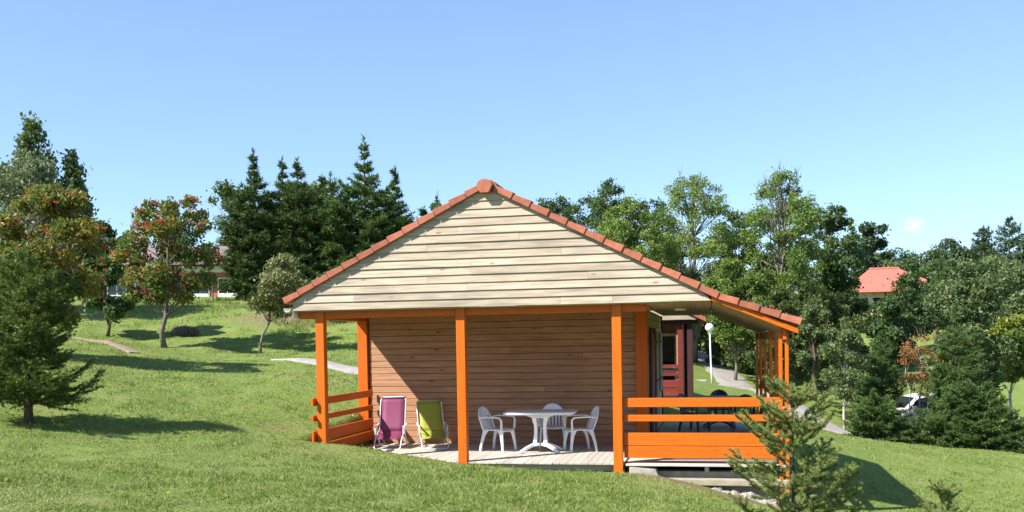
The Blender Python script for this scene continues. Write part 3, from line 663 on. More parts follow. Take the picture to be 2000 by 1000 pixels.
# ================================================================== furniture
def chair_parts(t, mat):
    # local: facing -Y (front), origin on the floor
    m = MB(); n = 8; V = []
    for j in range(n+1):
        v = j/n
        for i in range(n+1):
            u = i/n*2-1; wdt = .235-.02*v
            V.append((u*wdt, -.23+v*.44, .425-.02*v-.012*(1-u*u)-(.03*(1-v)**4 if v < .3 else 0)))
    m.v = V
    for j in range(n):
        for i in range(n): a = j*(n+1)+i; m.f.append((a, a+1, a+n+2, a+n+1))
    m.build('seat', mat, t, True, solid=.022)
    # back: crest panel and side stiles, slats below
    def bp(u, v):
        w = .235 if v < .45 else .235*math.sqrt(max(0, 1-((v-.45)/.55)**2))
        return (u*w, .20+.165*v+.035*(1-u*u), .405+.43*v)
    m = MB(); n2, n1 = 9, 10
    for j in range(n2+1):
        v = .60+.4*j/n2
        for i in range(n1+1): m.v.append(bp(i/n1*2-1, v))
    for j in range(n2):
        for i in range(n1): a = j*(n1+1)+i; m.f.append((a, a+1, a+n1+2, a+n1+1))
    bk = m.build('backrest', mat, t, True, solid=.018)
    for u in (-.88, -.55, -.28, 0, .28, .55, .88):
        m = MB(); m.sweep([bp(u, v) for v in (0, .15, .3, .45, .62)], .052 if abs(u) > .8 else .038, .016, (1, 0, 0)); m.build('slat', mat, bk)
    for s in (-1, 1):
        m = MB(); m.sweep([(s*.225, .28, .63), (s*.26, .16, .655), (s*.268, -.02, .655), (s*.268, -.17, .648), (s*.262, -.215, .60), (s*.245, -.205, .42)], [.035, .05, .055, .052, .045, .05], [.028, .024, .024, .026, .028, .03], (1, 0, 0)); m.build('armrest', mat, t, bevel=.006)
        for f in (-1, 1):
            m = MB(); ys = [-.215, -.225, -.24, -.25] if f < 0 else [.21, .235, .265, .285]
            inw = [.115, .062, .045, .04]; zs = [.415, .30, .15, 0]; xs = [.225, .24, .255, .268]
            for k in range(4):
                d_ = -f*inw[k]; th = .036
                for px_, py_ in ((xs[k], ys[k]), (xs[k], ys[k]+d_), (xs[k]-th, ys[k]+d_), (xs[k]-th, ys[k])): m.v.append((s*px_, py_, zs[k]))
            for k in range(3):
                for q in range(4): a = k*4+q; b2 = k*4+(q+1) % 4; m.f.append((a, b2, b2+4, a+4))
            m.f += [(0, 1, 2, 3), (12, 13, 14, 15)]; m.build('leg', mat, t, bevel=.004)
ch = thing('garden_chair', 'white plastic armchair left of the white table', 'chair', (2.93, 1.74, 0), math.radians(72), 'white plastic chairs'); chair_parts(ch, 'plastic_white')
for lab, loc, rz in (('white plastic armchair behind the white table, against the wall', (3.86, 2.42, 0), math.radians(8)), ('white plastic armchair right of the white table', (4.47, 1.80, 0), math.radians(-66))):
    c = copy_tree(ch); c.location = loc; c.rotation_euler = (0, 0, rz); c['label'] = lab
dc = thing('garden_chair', 'dark plastic chair nearest the side wall on the right-hand porch', 'chair', (6.55, 5.9, -.006), math.radians(60), 'dark plastic chairs'); chair_parts(dc, 'plastic_dark')
for lab, loc, rz in (('dark plastic chair with its round back rising behind the porch rail beside the posts', (7.62, 6.1, -.006), math.radians(185)), ('dark plastic chair on the far side of the dark table on the porch', (7.1, 7.55, -.006), math.radians(0))):
    c = copy_tree(dc); c.location = loc; c.rotation_euler = (0, 0, rz); c['label'] = lab
def table_parts(t, top, mat, w, d_, H):
    m = MB(); pts = []; cx, cy = w/2, d_/2; r = .16
    for (sx, sy, a0) in ((1, 1, 0), (-1, 1, 90), (-1, -1, 180), (1, -1, 270)):
        for k in range(6): a = math.radians(a0+90*k/5); pts.append((sx*(cx-r)+r*math.cos(a), sy*(cy-r)+r*math.sin(a)))
    m.prism(pts, 2, H-.04, H); m.build('table_top', mat, t, bevel=.008)
    m = MB(); m.prism([(x*.93, y*.9) for x, y in pts], 2, H-.055, H-.041); m.build('rim', mat, t)
    m = MB()
    m.prism([(-.32, H-.056), (.32, H-.056), (.20, H-.10), (.13, H-.125), (-.13, H-.125), (-.20, H-.10)], 1, -.13, .13); m.build('bracket', mat, t, bevel=.01)
    for s in (-1, 1):
        m = MB(); m.sweep([(s*.105, 0, .13), (s*.085, 0, .35), (s*.085, 0, .5), (s*.115, 0, H-.115)], [.075, .06, .06, .085], [.24, .19, .19, .24], (1, 0, 0)); m.build('column', mat, t, bevel=.012)
        for f in (-1, 1):
            m = MB(); m.sweep([(s*.03, f*.06, .15), (s*.14, f*.11, .135), (s*.25, f*.2, .085), (s*.34, f*.27, .03), (s*.37, f*.29, .012)], [.075]*5, [.05, .052, .05, .042, .024], (-f*s*.55, 1, 0)); m.build('foot', mat, t, bevel=.006)
tb = thing('garden_table', 'white plastic table with rounded corners on the front terrace', 'table', (3.77, 1.60, 0), math.radians(4)); table_parts(tb, None, 'plastic_white', 1.34, .86, .77)
tb2 = thing('garden_table', 'dark plastic table on the right-hand porch behind the orange rail', 'table', (7.1, 6.85, -.006), math.radians(2)); table_parts(tb2, None, 'plastic_dark', .9, .8, .73)
def lounger(label, loc, rz, fab, back_y, back_z, seat_len):
    t = thing('folding_sun_chair', label, 'sun chair', loc, rz, 'folding sun chairs on the terrace'); W = .25; r = .011
    hy, hz = .18, .33                    # hinge; front is -Y
    fy, fz = hy-seat_len, .205
    def sheet(name, p0, p1, sag, parent, n=7, hw=W):
        m = MB()
        for j in range(n+1):
            v = j/n
            for i in range(5):
                u = i/4*2-1; s = sag*4*v*(1-v)
                m.v.append((u*hw, p0[0]+(p1[0]-p0[0])*v+s*.7, p0[1]+(p1[1]-p0[1])*v-s))
        for j in range(n):
            for i in range(4): a = j*5+i; m.f.append((a, a+1, a+6, a+5))
        return m.build(name, fab, parent, True, solid=.004)
    sheet('seat_fabric', (fy, fz), (hy, hz), .018, t); bf = sheet('back_fabric', (hy, hz), (back_y, back_z), .02, t)
    dy, dz = back_y-hy, back_z-hz; L = math.hypot(dy, dz); dy /= L; dz /= L
    m = MB(); m.tube([(-W, back_y-dy*.02, back_z-dz*.02), (W, back_y-dy*.02, back_z-dz*.02)], .02, 8); m.build('head_roll', fab, bf, True)
    # back frame loop
    m = MB(); T = (back_y, back_z)
    m.tube([(-W-.005, hy, hz), (-W-.005, T[0]-dy*.06, T[1]-dz*.06), (-W+.02, T[0]-dy*.015, T[1]-dz*.015), (-W+.06, T[0], T[1]), (W-.06, T[0], T[1]), (W-.02, T[0]-dy*.015, T[1]-dz*.015), (W+.005, T[0]-dy*.06, T[1]-dz*.06), (W+.005, hy, hz)], r, 8); m.build('back_frame', 'metal_white', t, True)
    # seat frame that runs down to a floor loop at the front
    m = MB(); m.tube([(-W-.012, hy+.05, hz+.02), (-W-.012, fy+.02, fz), (-W-.012, fy-.05, fz-.06), (-W-.01, fy-.13, .05), (-W+.03, fy-.15, .016), (-W+.09, fy-.155, .013), (W-.09, fy-.155, .013), (W-.03, fy-.15, .016), (W+.01, fy-.13, .05), (W+.012, fy-.05, fz-.06), (W+.012, fy+.02, fz), (W+.012, hy+.05, hz+.02)], r, 8); m.build('seat_frame', 'metal_white', t, True)
    # rear leg loop
    m = MB(); m.tube([(-W-.028, -.08, .40), (-W-.028, .02, .37), (-W-.028, .30, .05), (-W+.02, .34, .013), (W-.02, .34, .013), (W+.028, .30, .05), (W+.028, .02, .37), (W+.028, -.08, .40)], r, 8); m.build('rear_leg', 'metal_white', t, True)
    for s in (-1, 1):
        m = MB(); m.tube([(s*(W+.028), fy+.08, fz), (s*(W+.03), fy+.1, .38), (s*(W+.03), -.05, .435)], .008, 8); m.build('arm_strut', 'metal_white', t, True)
        m = MB(); m.sweep([(s*(W+.03), fy+.10, .43), (s*(W+.03), hy-.02, .45), (s*(W+.03), hy+.10, .475)], .035, .016, (1, 0, 0)); m.build('armrest', 'metal_white', t, bevel=.004)
    return t
lounger('purple fabric folding sun chair beside the left-hand rail', (.65, 2.05, 0), math.radians(8), 'fabric_purple', .42, 1.0, .40)
lounger('lime green fabric folding sun chair leaning back against the wall', (1.48, 2.22, 0), math.radians(24), 'fabric_lime', .56, .90, .42)

# ================================================================== second cabin, seen through the porch
c2 = thing('red_cabin', 'dark red wooden cabin with white glazed door behind the porch', 'cabin', (5.0, 12.2, .16))
bx('wall', 'wood_brown', c2, -4.2, .92, 2.3, 2.42, -.1, 2.5)
wb = bx('wall', 'wood_brown', c2, .93, 1.02, .1, 5.5, -.1, 2.5)
for k in range(19):
    bx('wall_board', 'wood_brown', wb, -.6, .925, 2.27, 2.298, .02+k*.13, .145+k*.13)
dr2 = bx('door', 'gutter', c2, .28, .92, 2.20, 2.262, .1, 2.12, .004)
bx('door_pane', 'glass_dark', dr2, .36, .80, 2.188, 2.1985, .98, 2.02); bx('door_pane', 'glass_dark', dr2, .36, .80, 2.188, 2.1985, .22, .90)
for x0 in (.97, 1.24, -1.6): bx('post', 'oxblood' if x0 < 1 else 'oxblood_dark', c2, x0, x0+.15, .0, .15, -.3, 2.42, .005)
bx('corner_board', 'oxblood_dark', c2, 1.14, 1.36, .20, 2.6, -.2, 2.42)
bx('beam', 'oxblood_dark', c2, -4.3, 1.56, -.03, .12, 2.36, 2.48, .004)
for z0, z1 in ((1.08, 1.19), (.86, .96), (.52, .74), (.28, .50)): bx('rail_board', 'oxblood', c2, -1.45, .965, .03, .07, z0, z1, .004)
bx('deck', 'wood_deck_x', c2, -4.3, 1.5, -.1, 2.4, -.02, .03); bx('base', 'stone_cream', c2, -4.2, 1.38, .1, 5.5, -.9, -.03)
for k in range(9):
    for j in range(3):
        stone('base_stone', random.choice(('stone_cream', 'stone_pale', 'stone_cream')), c2, (-.1+k*.17+random.uniform(-.03, .03), .05, -.12-j*.15+random.uniform(-.02, .02)), random.uniform(.08, .11), 300+k*3+j, (1.1, .7, .8))
g2b = bx('gable_board', 'wood_pale', c2, -4.4, 1.52, -.20, -.165, 2.49, 2.62)
for k in range(1, 9): bx('gable_board', 'wood_pale', c2, -4.4+k*.26, 1.54-k*.26, -.19-.005*(k % 2), -.165, 2.49+k*.135-.005, 2.62+k*.135)
m = MB(); m.hexa([(-1.45, -.28, 4.05), (1.78, -.28, 2.42), (1.78, 5.8, 2.42), (-1.45, 5.8, 4.05), (-1.45, -.28, 4.16), (1.78, -.28, 2.54), (1.78, 5.8, 2.54), (-1.45, 5.8, 4.16)]); m.build('roof_slope', 'tile', c2)
m = MB(); m.hexa([(-4.7, -.28, 2.42), (-1.452, -.28, 4.05), (-1.452, 5.8, 4.05), (-4.7, 5.8, 2.42), (-4.7, -.28, 2.54), (-1.452, -.28, 4.16), (-1.452, 5.8, 4.16), (-4.7, 5.8, 2.54)]); m.build('roof_slope', 'tile', c2)

# lamp post
lz = gz(6.95, 34.9)
lp = thing('lamp_post', 'thin grey lamp post with white globe beside the path', 'lamp post', (6.95, 34.9, lz))
m = MB(); m.tube([(0, 0, -.1), (-.03, 0, 1.0), (-.05, 0, 1.05), (-.10, 0, 2.85)], [.055, .055, .042, .036], 10); m.build('pole', 'pole_grey', lp, True)
m = MB(); m.lathe([(.02, -.22), (.10, -.19), (.19, -.10), (.225, 0), (.20, .10), (.12, .19), (.02, .225)], (-.11, 0, 3.06), 18); m.build('globe', 'globe', lp, True)
m = MB(); m.lathe([(.05, -.05), (.07, -.02), (.07, .03)], (-.10, 0, 2.84), 12); m.build('collar', 'pole_grey', lp, True)
m = MB(); m.box(-.4, .4, -.35, .35, -.05, .06); sb = m.build('stone_slab', 'stone_pale', None, bevel=.03); sb.location = (6.3, 31.9, gz(6.3, 31.9)+.04); tag(sb, 'pale stone slab lying in the grass beside the red cabin', 'slab')

# ================================================================== trees
def ortho(d, rng):
    r = rng.normal(size=d.shape); r -= d*(r*d).sum(1, keepdims=True); r /= np.linalg.norm(r, axis=1, keepdims=True)+1e-9; return r
def leaves_mesh(name, P, size, rng, tint, droop=0., aspect=.55, nrm_up=.4):
    n = len(P); d = rng.normal(size=(n, 3)); d[:, 2] -= droop; d /= np.linalg.norm(d, axis=1, keepdims=True)
    up = np.tile([0, 0, 1.], (n, 1))*nrm_up+rng.normal(size=(n, 3))*.6
    s = np.cross(d, up); s /= np.linalg.norm(s, axis=1, keepdims=True)+1e-9
    sz = (size*(.6+.8*rng.random(n)))[:, None]; V = np.empty((n, 4, 3)); w = aspect*.5
    V[:, 0] = P-d*sz*.5; V[:, 2] = P+d*sz*.5; bend = np.cross(s, d)*sz*.08
    V[:, 1] = P+s*sz*w+bend; V[:, 3] = P-s*sz*w+bend
    return arr_mesh(name, V.reshape(-1, 3), np.arange(4*n).reshape(-1, 4), np.repeat(tint, 4))
def limb(m, a, b, r0, r1, rng, n=5, wob=.08, sides=6):
    a = np.array(a, float); b = np.array(b, float); L = np.linalg.norm(b-a); pts = []; rs = []
    off = rng.normal(0, wob*L, 3)
    for k in range(n+1):
        t = k/n; p = a+(b-a)*t+off*math.sin(math.pi*t)*.6+rng.normal(0, .012*L, 3)*(0 < k < n); pts.append(tuple(p)); rs.append(r0+(r1-r0)*t)
    m.tube(pts, rs, sides)
def tree(name, label, x, y, ztop, zbot, r, leaf, bark, n=14000, size=.22, blobs=26, blobr=.36, trunk=.09, seed=1, group=None, lean=(0, 0), shape='round',
         berries=0, berry='berry_red', bsize=.05, droop=0., stems=1, gaps=.5, tintmean=.5, aspect=.55, basez=None, bare=0, cat='tree', tilt=0, wisp=.06):
    rng = np.random.default_rng(seed); zg = gz(x, y)-.05 if basez is None else basez
    t = thing(name, label, cat, (x, y, zg), 0, group)
    H = ztop-zg; hb = zbot-zg; ch = H-hb; lx, ly = lean
    # blob centres inside the crown's outline
    C = []; R = []
    tries = 0
    while len(C) < blobs and tries < 4000:
        tries += 1
        v = rng.random()
        if shape == 'round': prof = math.sqrt(max(0, 1-((v-.45)/.57)**2))
        elif shape == 'column': prof = .55+.45*math.sin(math.pi*min(1, v*1.15)) if v < .85 else .5
        elif shape == 'cone': prof = max(.12, 1-v*.9)
        elif shape == 'top': prof = math.sqrt(max(0, 1-((v-.6)/.62)**2))
        else: prof = .35+.65*math.sin(math.pi*(.15+.8*v))
        a = rng.random()*2*math.pi; q = (rng.random()**.5)*prof*(1-blobr*.55)*r
        br = blobr*r*(.6+.7*rng.random())*(.75 if v > .8 else 1)
        p = np.array([q*math.cos(a), q*math.sin(a), hb+ch*(.06+.88*v)])
        p[:2] += np.array([lx, ly])*(p[2]/H)
        if any(np.linalg.norm(p-c)*1.25 < (br+rr)*.5*gaps*1.4 for c, rr in zip(C, R)): continue
        C.append(p); R.append(br)
    C = np.array(C); R = np.array(R)
    w = R**2; w /= w.sum(); b = rng.choice(len(C), n, p=w)
    d = rng.normal(size=(n, 3)); d /= np.linalg.norm(d, axis=1, keepdims=True)
    P = C[b]+d*(R[b]*(rng.random(n)**.45))[:, None]*np.array([1, 1, .8])
    P[:, 2] -= droop*R[b]*rng.random(n)*1.2
    # stray outer sprays
    k = rng.random(n) < wisp; P[k] += d[k]*R[b][k][:, None]*(.2+.6*rng.random(k.sum()))[:, None]
    hue = rng.normal(0, .13, len(C))
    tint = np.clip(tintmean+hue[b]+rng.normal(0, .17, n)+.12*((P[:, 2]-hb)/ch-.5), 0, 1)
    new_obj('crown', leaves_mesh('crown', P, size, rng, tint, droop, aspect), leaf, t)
    # trunk and limbs
    m = MB(); top = np.array([lx, ly, H*.86])
    starts = []
    for s in range(stems):
        off = np.array([rng.normal(0, .1), rng.normal(0, .1), 0])*(stems > 1); tp = top+np.array([rng.normal(0, r*.4), rng.normal(0, r*.4), -rng.random()*H*.15])*(stems > 1)
        ks = 8; pts = []; rs = []
        for k in range(ks+1):
            u = k/ks; p = off+np.array([tp[0]*u**1.1+tilt*math.sin(u*math.pi)*.2, tp[1]*u, tp[2]*u])+np.array([*rng.normal(0, .012*H, 2), 0])*(0 < k < ks); pts.append(tuple(p)); rs.append(trunk*(1.25 if k == 0 else 1)*(1-.85*u))
        m.tube(pts, rs, 8); starts.append(np.array(pts))
    for c, rr in zip(C, R):
        st = starts[rng.integers(stems)]; zc = max(hb*.75, c[2]-rr*1.2-rng.random()*ch*.2); i = int(np.argmin(abs(st[:, 2]-zc)))
        u = i/8; limb(m, st[i], c, trunk*(.38-.28*u), trunk*.05, rng, 4, .07, 5)
    for q in range(bare):
        c = np.array([rng.normal(lx, r*.26), rng.normal(ly, r*.26), H*(.88+.11*rng.random())]); st = starts[0]; limb(m, st[rng.integers(4, 7)], c, trunk*.3, trunk*.05, rng, 5, .05, 5)
        for _ in range(3):
            e = c+np.array([rng.normal(0, .14), rng.normal(0, .14), .25+.45*rng.random()]); limb(m, c-np.array([0, 0, .12*rng.random()]), e, trunk*.1, trunk*.03, rng, 3, .05, 4)
    m.build('trunk', bark, t, True)
    if berries:
        # clusters hang from the outer clumps
        out = rng.choice(len(C), berries, p=w); dd = rng.normal(size=(berries, 3)); dd /= np.linalg.norm(dd, axis=1, keepdims=True); dd[:, 2] = np.abs(dd[:, 2])*.6-.1
        B = C[out]+dd*R[out][:, None]*(.85+.25*rng.random(berries))[:, None]
        Q = np.repeat(B, 9, 0)+rng.normal(0, bsize, (berries*9, 3))*np.array([1, 1, .6]); rb = bsize*.55
        oct_ = np.array([(1, 0, 0), (0, 1, 0), (-1, 0, 0), (0, -1, 0), (0, 0, 1), (0, 0, -1)])*rb
        V = (Q[:, None]+oct_[None]).reshape(-1, 3); f = np.array([(0, 1, 4), (1, 2, 4), (2, 3, 4), (3, 0, 4), (1, 0, 5), (2, 1, 5), (3, 2, 5), (0, 3, 5)])
        F = (np.arange(len(Q))[:, None, None]*6+f[None]).reshape(-1, 3)
        o = new_obj('berries', arr_mesh('berries', V, F), berry, t); o['kind'] = 'stuff'
    return t

def spruce(name, label, x, y, ztop, r, mat, seed=1, whorl=.3, nb=6, needle=.18, nwid=.04, per_m=40, group=None, trunk=.08, basez=None, clear=.04, sparse_top=.0, asc=.0, leader=.08, twigsp=.18,
           barkmat='bark_brown', power=.85, lean=(0, 0), fluff=.55, cat='tree', shootlen=None, spire=.64):
    rng = np.random.default_rng(seed); zg = gz(x, y)-.05 if basez is None else basez; H = ztop-zg
    t = thing(name, label, cat, (x, y, zg), 0, group); S0 = []; S1 = []; branches = MB()
    z = H*clear
    while z < H*(1-leader*.35):
        u = z/H; L = r*(1-u)**power*(1 if u > .12 else .82+1.5*u)*(1 if u < spire or shootlen else max(.15, 1-3.6*(u-spire)))+.012*H*(u > .8)
        k = nb if u < .85 else max(3, nb-1)
        for q in range(k):
            a = 2*math.pi*(q+rng.random()*.8)/k+z*3.3; l = L*(.7+.45*rng.random()); el = (-.35+1.05*u+asc)+rng.normal(0, .13)
            pz = z+rng.normal(0, whorl*.25); p = np.array([lean[0]*pz/H, lean[1]*pz/H, pz]); d = np.array([math.cos(a)*math.cos(el), math.sin(a)*math.cos(el), math.sin(el)])
            ns = max(3, int(l/twigsp)+2); prev = p; pts = [tuple(p)]
            for j in range(ns):
                d = d+np.array([0, 0, .10+.10*j/ns])*(.6 if u < .5 else .35); d /= np.linalg.norm(d); nxt = prev+d*l/ns; S0.append(prev); S1.append(nxt); pts.append(tuple(nxt))
                if j >= (1 if ns > 4 else 0):
                    f = (1-j/ns); tl = (.55*l*f*.75+.12*l) if shootlen is None else shootlen*(.5+.8*rng.random())*(.45+.55*f)
                    side = np.array([-math.sin(a), math.cos(a), 0])
                    for s in (-1, 1):
                        dd = d*.75+side*s*(.65+.25*rng.random())+np.array([0, 0, rng.normal(0, .16)+ (.12 if shootlen else -.05)]); dd /= np.linalg.norm(dd)
                        e = nxt+dd*tl*(.7+.5*rng.random()); mid = (nxt+e)/2+np.array([0, 0, -.03*tl]); S0 += [nxt, mid]; S1 += [mid, e]
                        if tl > twigsp*1.6:
                            for s2 in (-1, 1):
                                d3 = dd*.8+np.cross(dd, [0, 0, 1.])*s2*.6+rng.normal(0, .1, 3); d3 /= np.linalg.norm(d3); S0.append(mid); S1.append(mid+d3*tl*.42)
                prev = nxt
            branches.tube(pts, [max(.004, trunk*.22*(1-u)*(1-i/len(pts))+trunk*.02) for i in range(len(pts))], 4, False)
        z += whorl*(.8+.4*rng.random())
    tip = np.array([lean[0], lean[1], H]); a0 = np.array([lean[0]*(1-leader), lean[1]*(1-leader), H*(1-leader)]); S0.append(a0); S1.append(tip)
    S0 = np.array(S0); S1 = np.array(S1); L = np.linalg.norm(S1-S0, axis=1); L = np.maximum(L, 1e-4); cnt = np.maximum(2, (L*per_m).astype(int))
    i = np.repeat(np.arange(len(S0)), cnt); n = len(i); f = rng.random(n)[:, None]; P = S0[i]*(1-f)+S1[i]*f; d = (S1-S0)[i]/L[i][:, None]
    rad = ortho(d, rng); nd = d*(1-fluff)+rad*fluff+np.array([0, 0, .08]); nd /= np.linalg.norm(nd, axis=1, keepdims=True); sd = np.cross(nd, ortho(nd, rng))
    ln = (needle*(.7+.5*rng.random(n)))[:, None]; V = np.empty((n, 3, 3)); V[:, 0] = P-sd*nwid*.5; V[:, 1] = P+sd*nwid*.5; V[:, 2] = P+nd*ln
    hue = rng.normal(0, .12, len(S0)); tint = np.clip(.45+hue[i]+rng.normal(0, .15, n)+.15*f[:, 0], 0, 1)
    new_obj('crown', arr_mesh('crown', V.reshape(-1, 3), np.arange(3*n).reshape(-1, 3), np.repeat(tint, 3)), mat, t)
    m = MB(); m.tube([(lean[0]*u, lean[1]*u, H*u) for u in (0, .05, .3, .6, .9, .985)], [trunk*1.2, trunk, trunk*.75, trunk*.42, trunk*.12, trunk*.05], 8); m.build('trunk', barkmat, t, True)
    bo = branches.build('branches', 'twig' if shootlen else barkmat, t); bo['kind'] = 'stuff'
    if shootlen:
        tw = MB()
        for p, q in zip(S0, S1): tw.tube([tuple(p), tuple(q)], [.0032, .0018], 3, False)
        bo = tw.build('twigs', 'twig', t); bo['kind'] = 'stuff'
    return t

# --- foreground spruces
spruce('spruce_tree', 'young green spruce on the lawn at the left edge of the photo', -3.86, -2.6, 3.74, 1.16, 'needle_left', 21, .135, 6, .044, .0125, 215, trunk=.07, basez=.88, clear=.13, leader=.16, twigsp=.11, power=.52, fluff=.6, asc=.05, spire=.8)
spruce('spruce_tree', 'small spruce in the right foreground with bare leader and pale shoots', 7.42, -9.95, 1.77, .74, 'needle_near', 8, .135, 6, .022, .0034, 1750, trunk=.020, clear=.08, leader=.22, twigsp=.085, power=.72, fluff=.60, asc=.16, shootlen=.15)
spruce('spruce_tree', 'tip of a low spruce at the bottom right edge of the photo', 8.34, -9.7, 1.14, .36, 'needle_near', 14, .14, 5, .022, .0034, 1700, trunk=.016, clear=.1, leader=.12, twigsp=.085, power=.6, fluff=.60, asc=.2, shootlen=.11)

# --- left side
tree('rowan_tree', 'large golden rowan with orange berries behind the left-hand spruce', -8.56, 4.2, 6.05, 2.55, 1.5, 'leaf_rowan_gold', 'bark_grey', 14000, .12, 60, .24, .07, 31, berries=130, berry='berry_orange', bsize=.045, tintmean=.42, stems=2)
tree('rowan_tree', 'dark slender rowan standing between the two berried rowans', -13.4, 13.4, 6.5, 3.0, 1.1, 'leaf_oak', 'bark_brown', 7000, .15, 24, .34, .06, 32, berries=30, gaps=.8, tintmean=.6)
tree('rowan_tree', 'rowan with bright red berries and a straight bare trunk on the lawn', -10.36, 11.95, 7.1, 3.45, 1.72, 'leaf_rowan', 'bark_grey', 12000, .13, 64, .20, .088, 33, berries=170, berry='berry_red', bsize=.055, gaps=1.0, tintmean=.45, lean=(.35, 0), shape='round')
tree('birch_tree', 'tall weeping birch at the far left skyline', -24.1, 23.6, 13.5, 5.6, 1.75, 'leaf_birch', 'bark_pale', 13000, .21, 46, .34, .16, 34, droop=.9, shape='cone', tintmean=.35, gaps=.6)
tree('birch_tree', 'second birch beside the tall weeping birch, slightly lower', -22.7, 24.6, 12.0, 5.6, 1.5, 'leaf_birch', 'bark_pale', 9000, .21, 36, .36, .14, 35, droop=.9, shape='cone', tintmean=.25, gaps=.6)
tree('aspen_tree', 'silvery aspen at the left edge in front of the tall birch', -18.0, 15.4, 9.7, 4.4, 1.9, 'leaf_aspen', 'bark_pale', 12000, .16, 42, .33, .12, 36, tintmean=.42, gaps=.7)
spruce('spruce_tree', 'short dark spruce between the birch and the rowan', -25.5, 28.3, 11.1, 1.3, 'needle_dark', 37, .35, 6, .22, .05, 40)
for i, (x, y, zt, r, sd) in enumerate(((-30.0, 54.0, 15.4, 2.7, 41), (-35.5, 56, 13.6, 2.4, 42), (-14.1, 32.8, 10.8, 2.0, 43), (-17.0, 37, 11.9, 2.0, 44))):
    tree('ash_tree', ('round blue-green ash just left of the spruce row', 'lower blue-green ash behind the red berried rowan', 'leafy ash showing between the spruce tops', 'ash at the left end of the spruce row, behind it')[i], x, y, zt, 5.6, r, 'leaf_oak' if i != 2 else 'leaf_willow', 'bark_grey', 8000, .26, 30, .34, .14, sd, tintmean=.62)
SP = [(-13.6, 23.6, 8.9, 1.05), (-12.99, 23.8, 10.9, 1.75), (-13.07, 26.9, 11.2, 1.7), (-11.09, 24.2, 10.5, 1.75), (-11.6, 28.2, 10.4, 1.9), (-9.7, 24.6, 9.8, 1.8), (-8.52, 25.8, 11.65, 1.95), (-8.1, 28.9, 10.8, 1.5), (-7.3, 26.2, 8.8, 1.7), (-10.0, 27.2, 9.6, 2.2), (-6.4, 28.0, 8.6, 2.0)]
SL = ['short spruce at the left end of the dark spruce row', 'tall spruce with thin spire, second from the left of the row', 'spruce with spire just right of the tall left one', 'spruce with twin-looking tip in the middle of the row', 'blunt dark spruce behind the middle of the row', 'dense spruce in front of the middle of the row', 'tallest spruce with bare pale spire near the cabin roof', 'thin-topped spruce nearest the cabin roof slope', 'low spruce at the right end of the row by the roof', 'bushy spruce filling the row left of the tallest one', 'bushy spruce low behind the roof slope']
for i, (x, y, zt, r) in enumerate(SP):
    spruce('spruce_tree', SL[i], x, y, zt, r, 'needle_mid' if i in (5, 6, 8, 9) else 'needle_dark', 50+i, .36, 6, .21, .056, 42, group='spruce row on the bank', trunk=.13, leader=.13, twigsp=.28, power=.42, clear=.02, spire=.60 if i in (1, 2, 6, 7) else .68)
tree('sapling_tree', 'small olive sapling leaning right on the bank', -7.32, 12.55, 5.0, 3.1, .92, 'leaf_sapling', 'bark_grey', 5200, .11, 24, .36, .055, 61, lean=(.85, .1), tintmean=.55, gaps=.7)
tree('shrub', 'pale flowering shrub below the spruces beside the eave', -7.0, 17.9, 4.95, 3.2, .8, 'leaf_sapling', 'bark_brown', 3500, .12, 18, .38, .03, 62, tintmean=.75, stems=3, cat='shrub')
tree('ash_tree', 'treetop showing just above the left roof slope', -11.4, 46.7, 12.0, 6.5, 1.7, 'leaf_oak', 'bark_grey', 7000, .25, 20, .36, .14, 63, tintmean=.7)
spruce('spruce_tree', 'thin spruce tip behind the treetop above the left roof slope', -11.75, 49, 12.7, 1.4, 'needle_dark', 64, .42, 5, .22, .05, 30, trunk=.12, leader=.12, twigsp=.35)
bm = tree('dead_bush', 'grey mound of dead brushwood on the bank behind the rowan', -11.3, 14.8, gz(-11.3, 14.8)+.45, gz(-11.3, 14.8)-.1, .62, 'leaf_birch', 'dead_brush', 10, .05, 14, .4, .02, 65, stems=5, cat='bush')
rngb = np.random.default_rng(66); q = rngb.normal(size=(2600, 3)); q /= np.linalg.norm(q, axis=1)[:, None]; q *= np.array([.52, .35, .24])*(rngb.random((2600, 1))**.3)
me_ = leaves_mesh('brushwood', q+np.array([0, 0, .12]), .12, rngb, rngb.random(2600), 0, .14); o = new_obj('brushwood', me_, 'dead_brush', bm)
# shady scrub along the top of the bank under the spruces
for i, (x, y, zt, r) in enumerate(((-6.2, 19.6, 4.6, 1.3), (-4.4, 18.8, 3.9, 1.2), (-9.4, 21.4, 4.7, 1.1))):
    tree('shrub', ('dark scrubby bush under the spruces, nearest the rear orange post', 'dark bush hidden low behind the left terrace posts', 'dark bush beneath the spruces above the leaning sapling')[i], x, y, zt, gz(x, y)-.1, r, 'leaf_oak', 'bark_brown', 6000, .13, 20, .4, .04, 70+i, stems=3, tintmean=.4, cat='shrub')

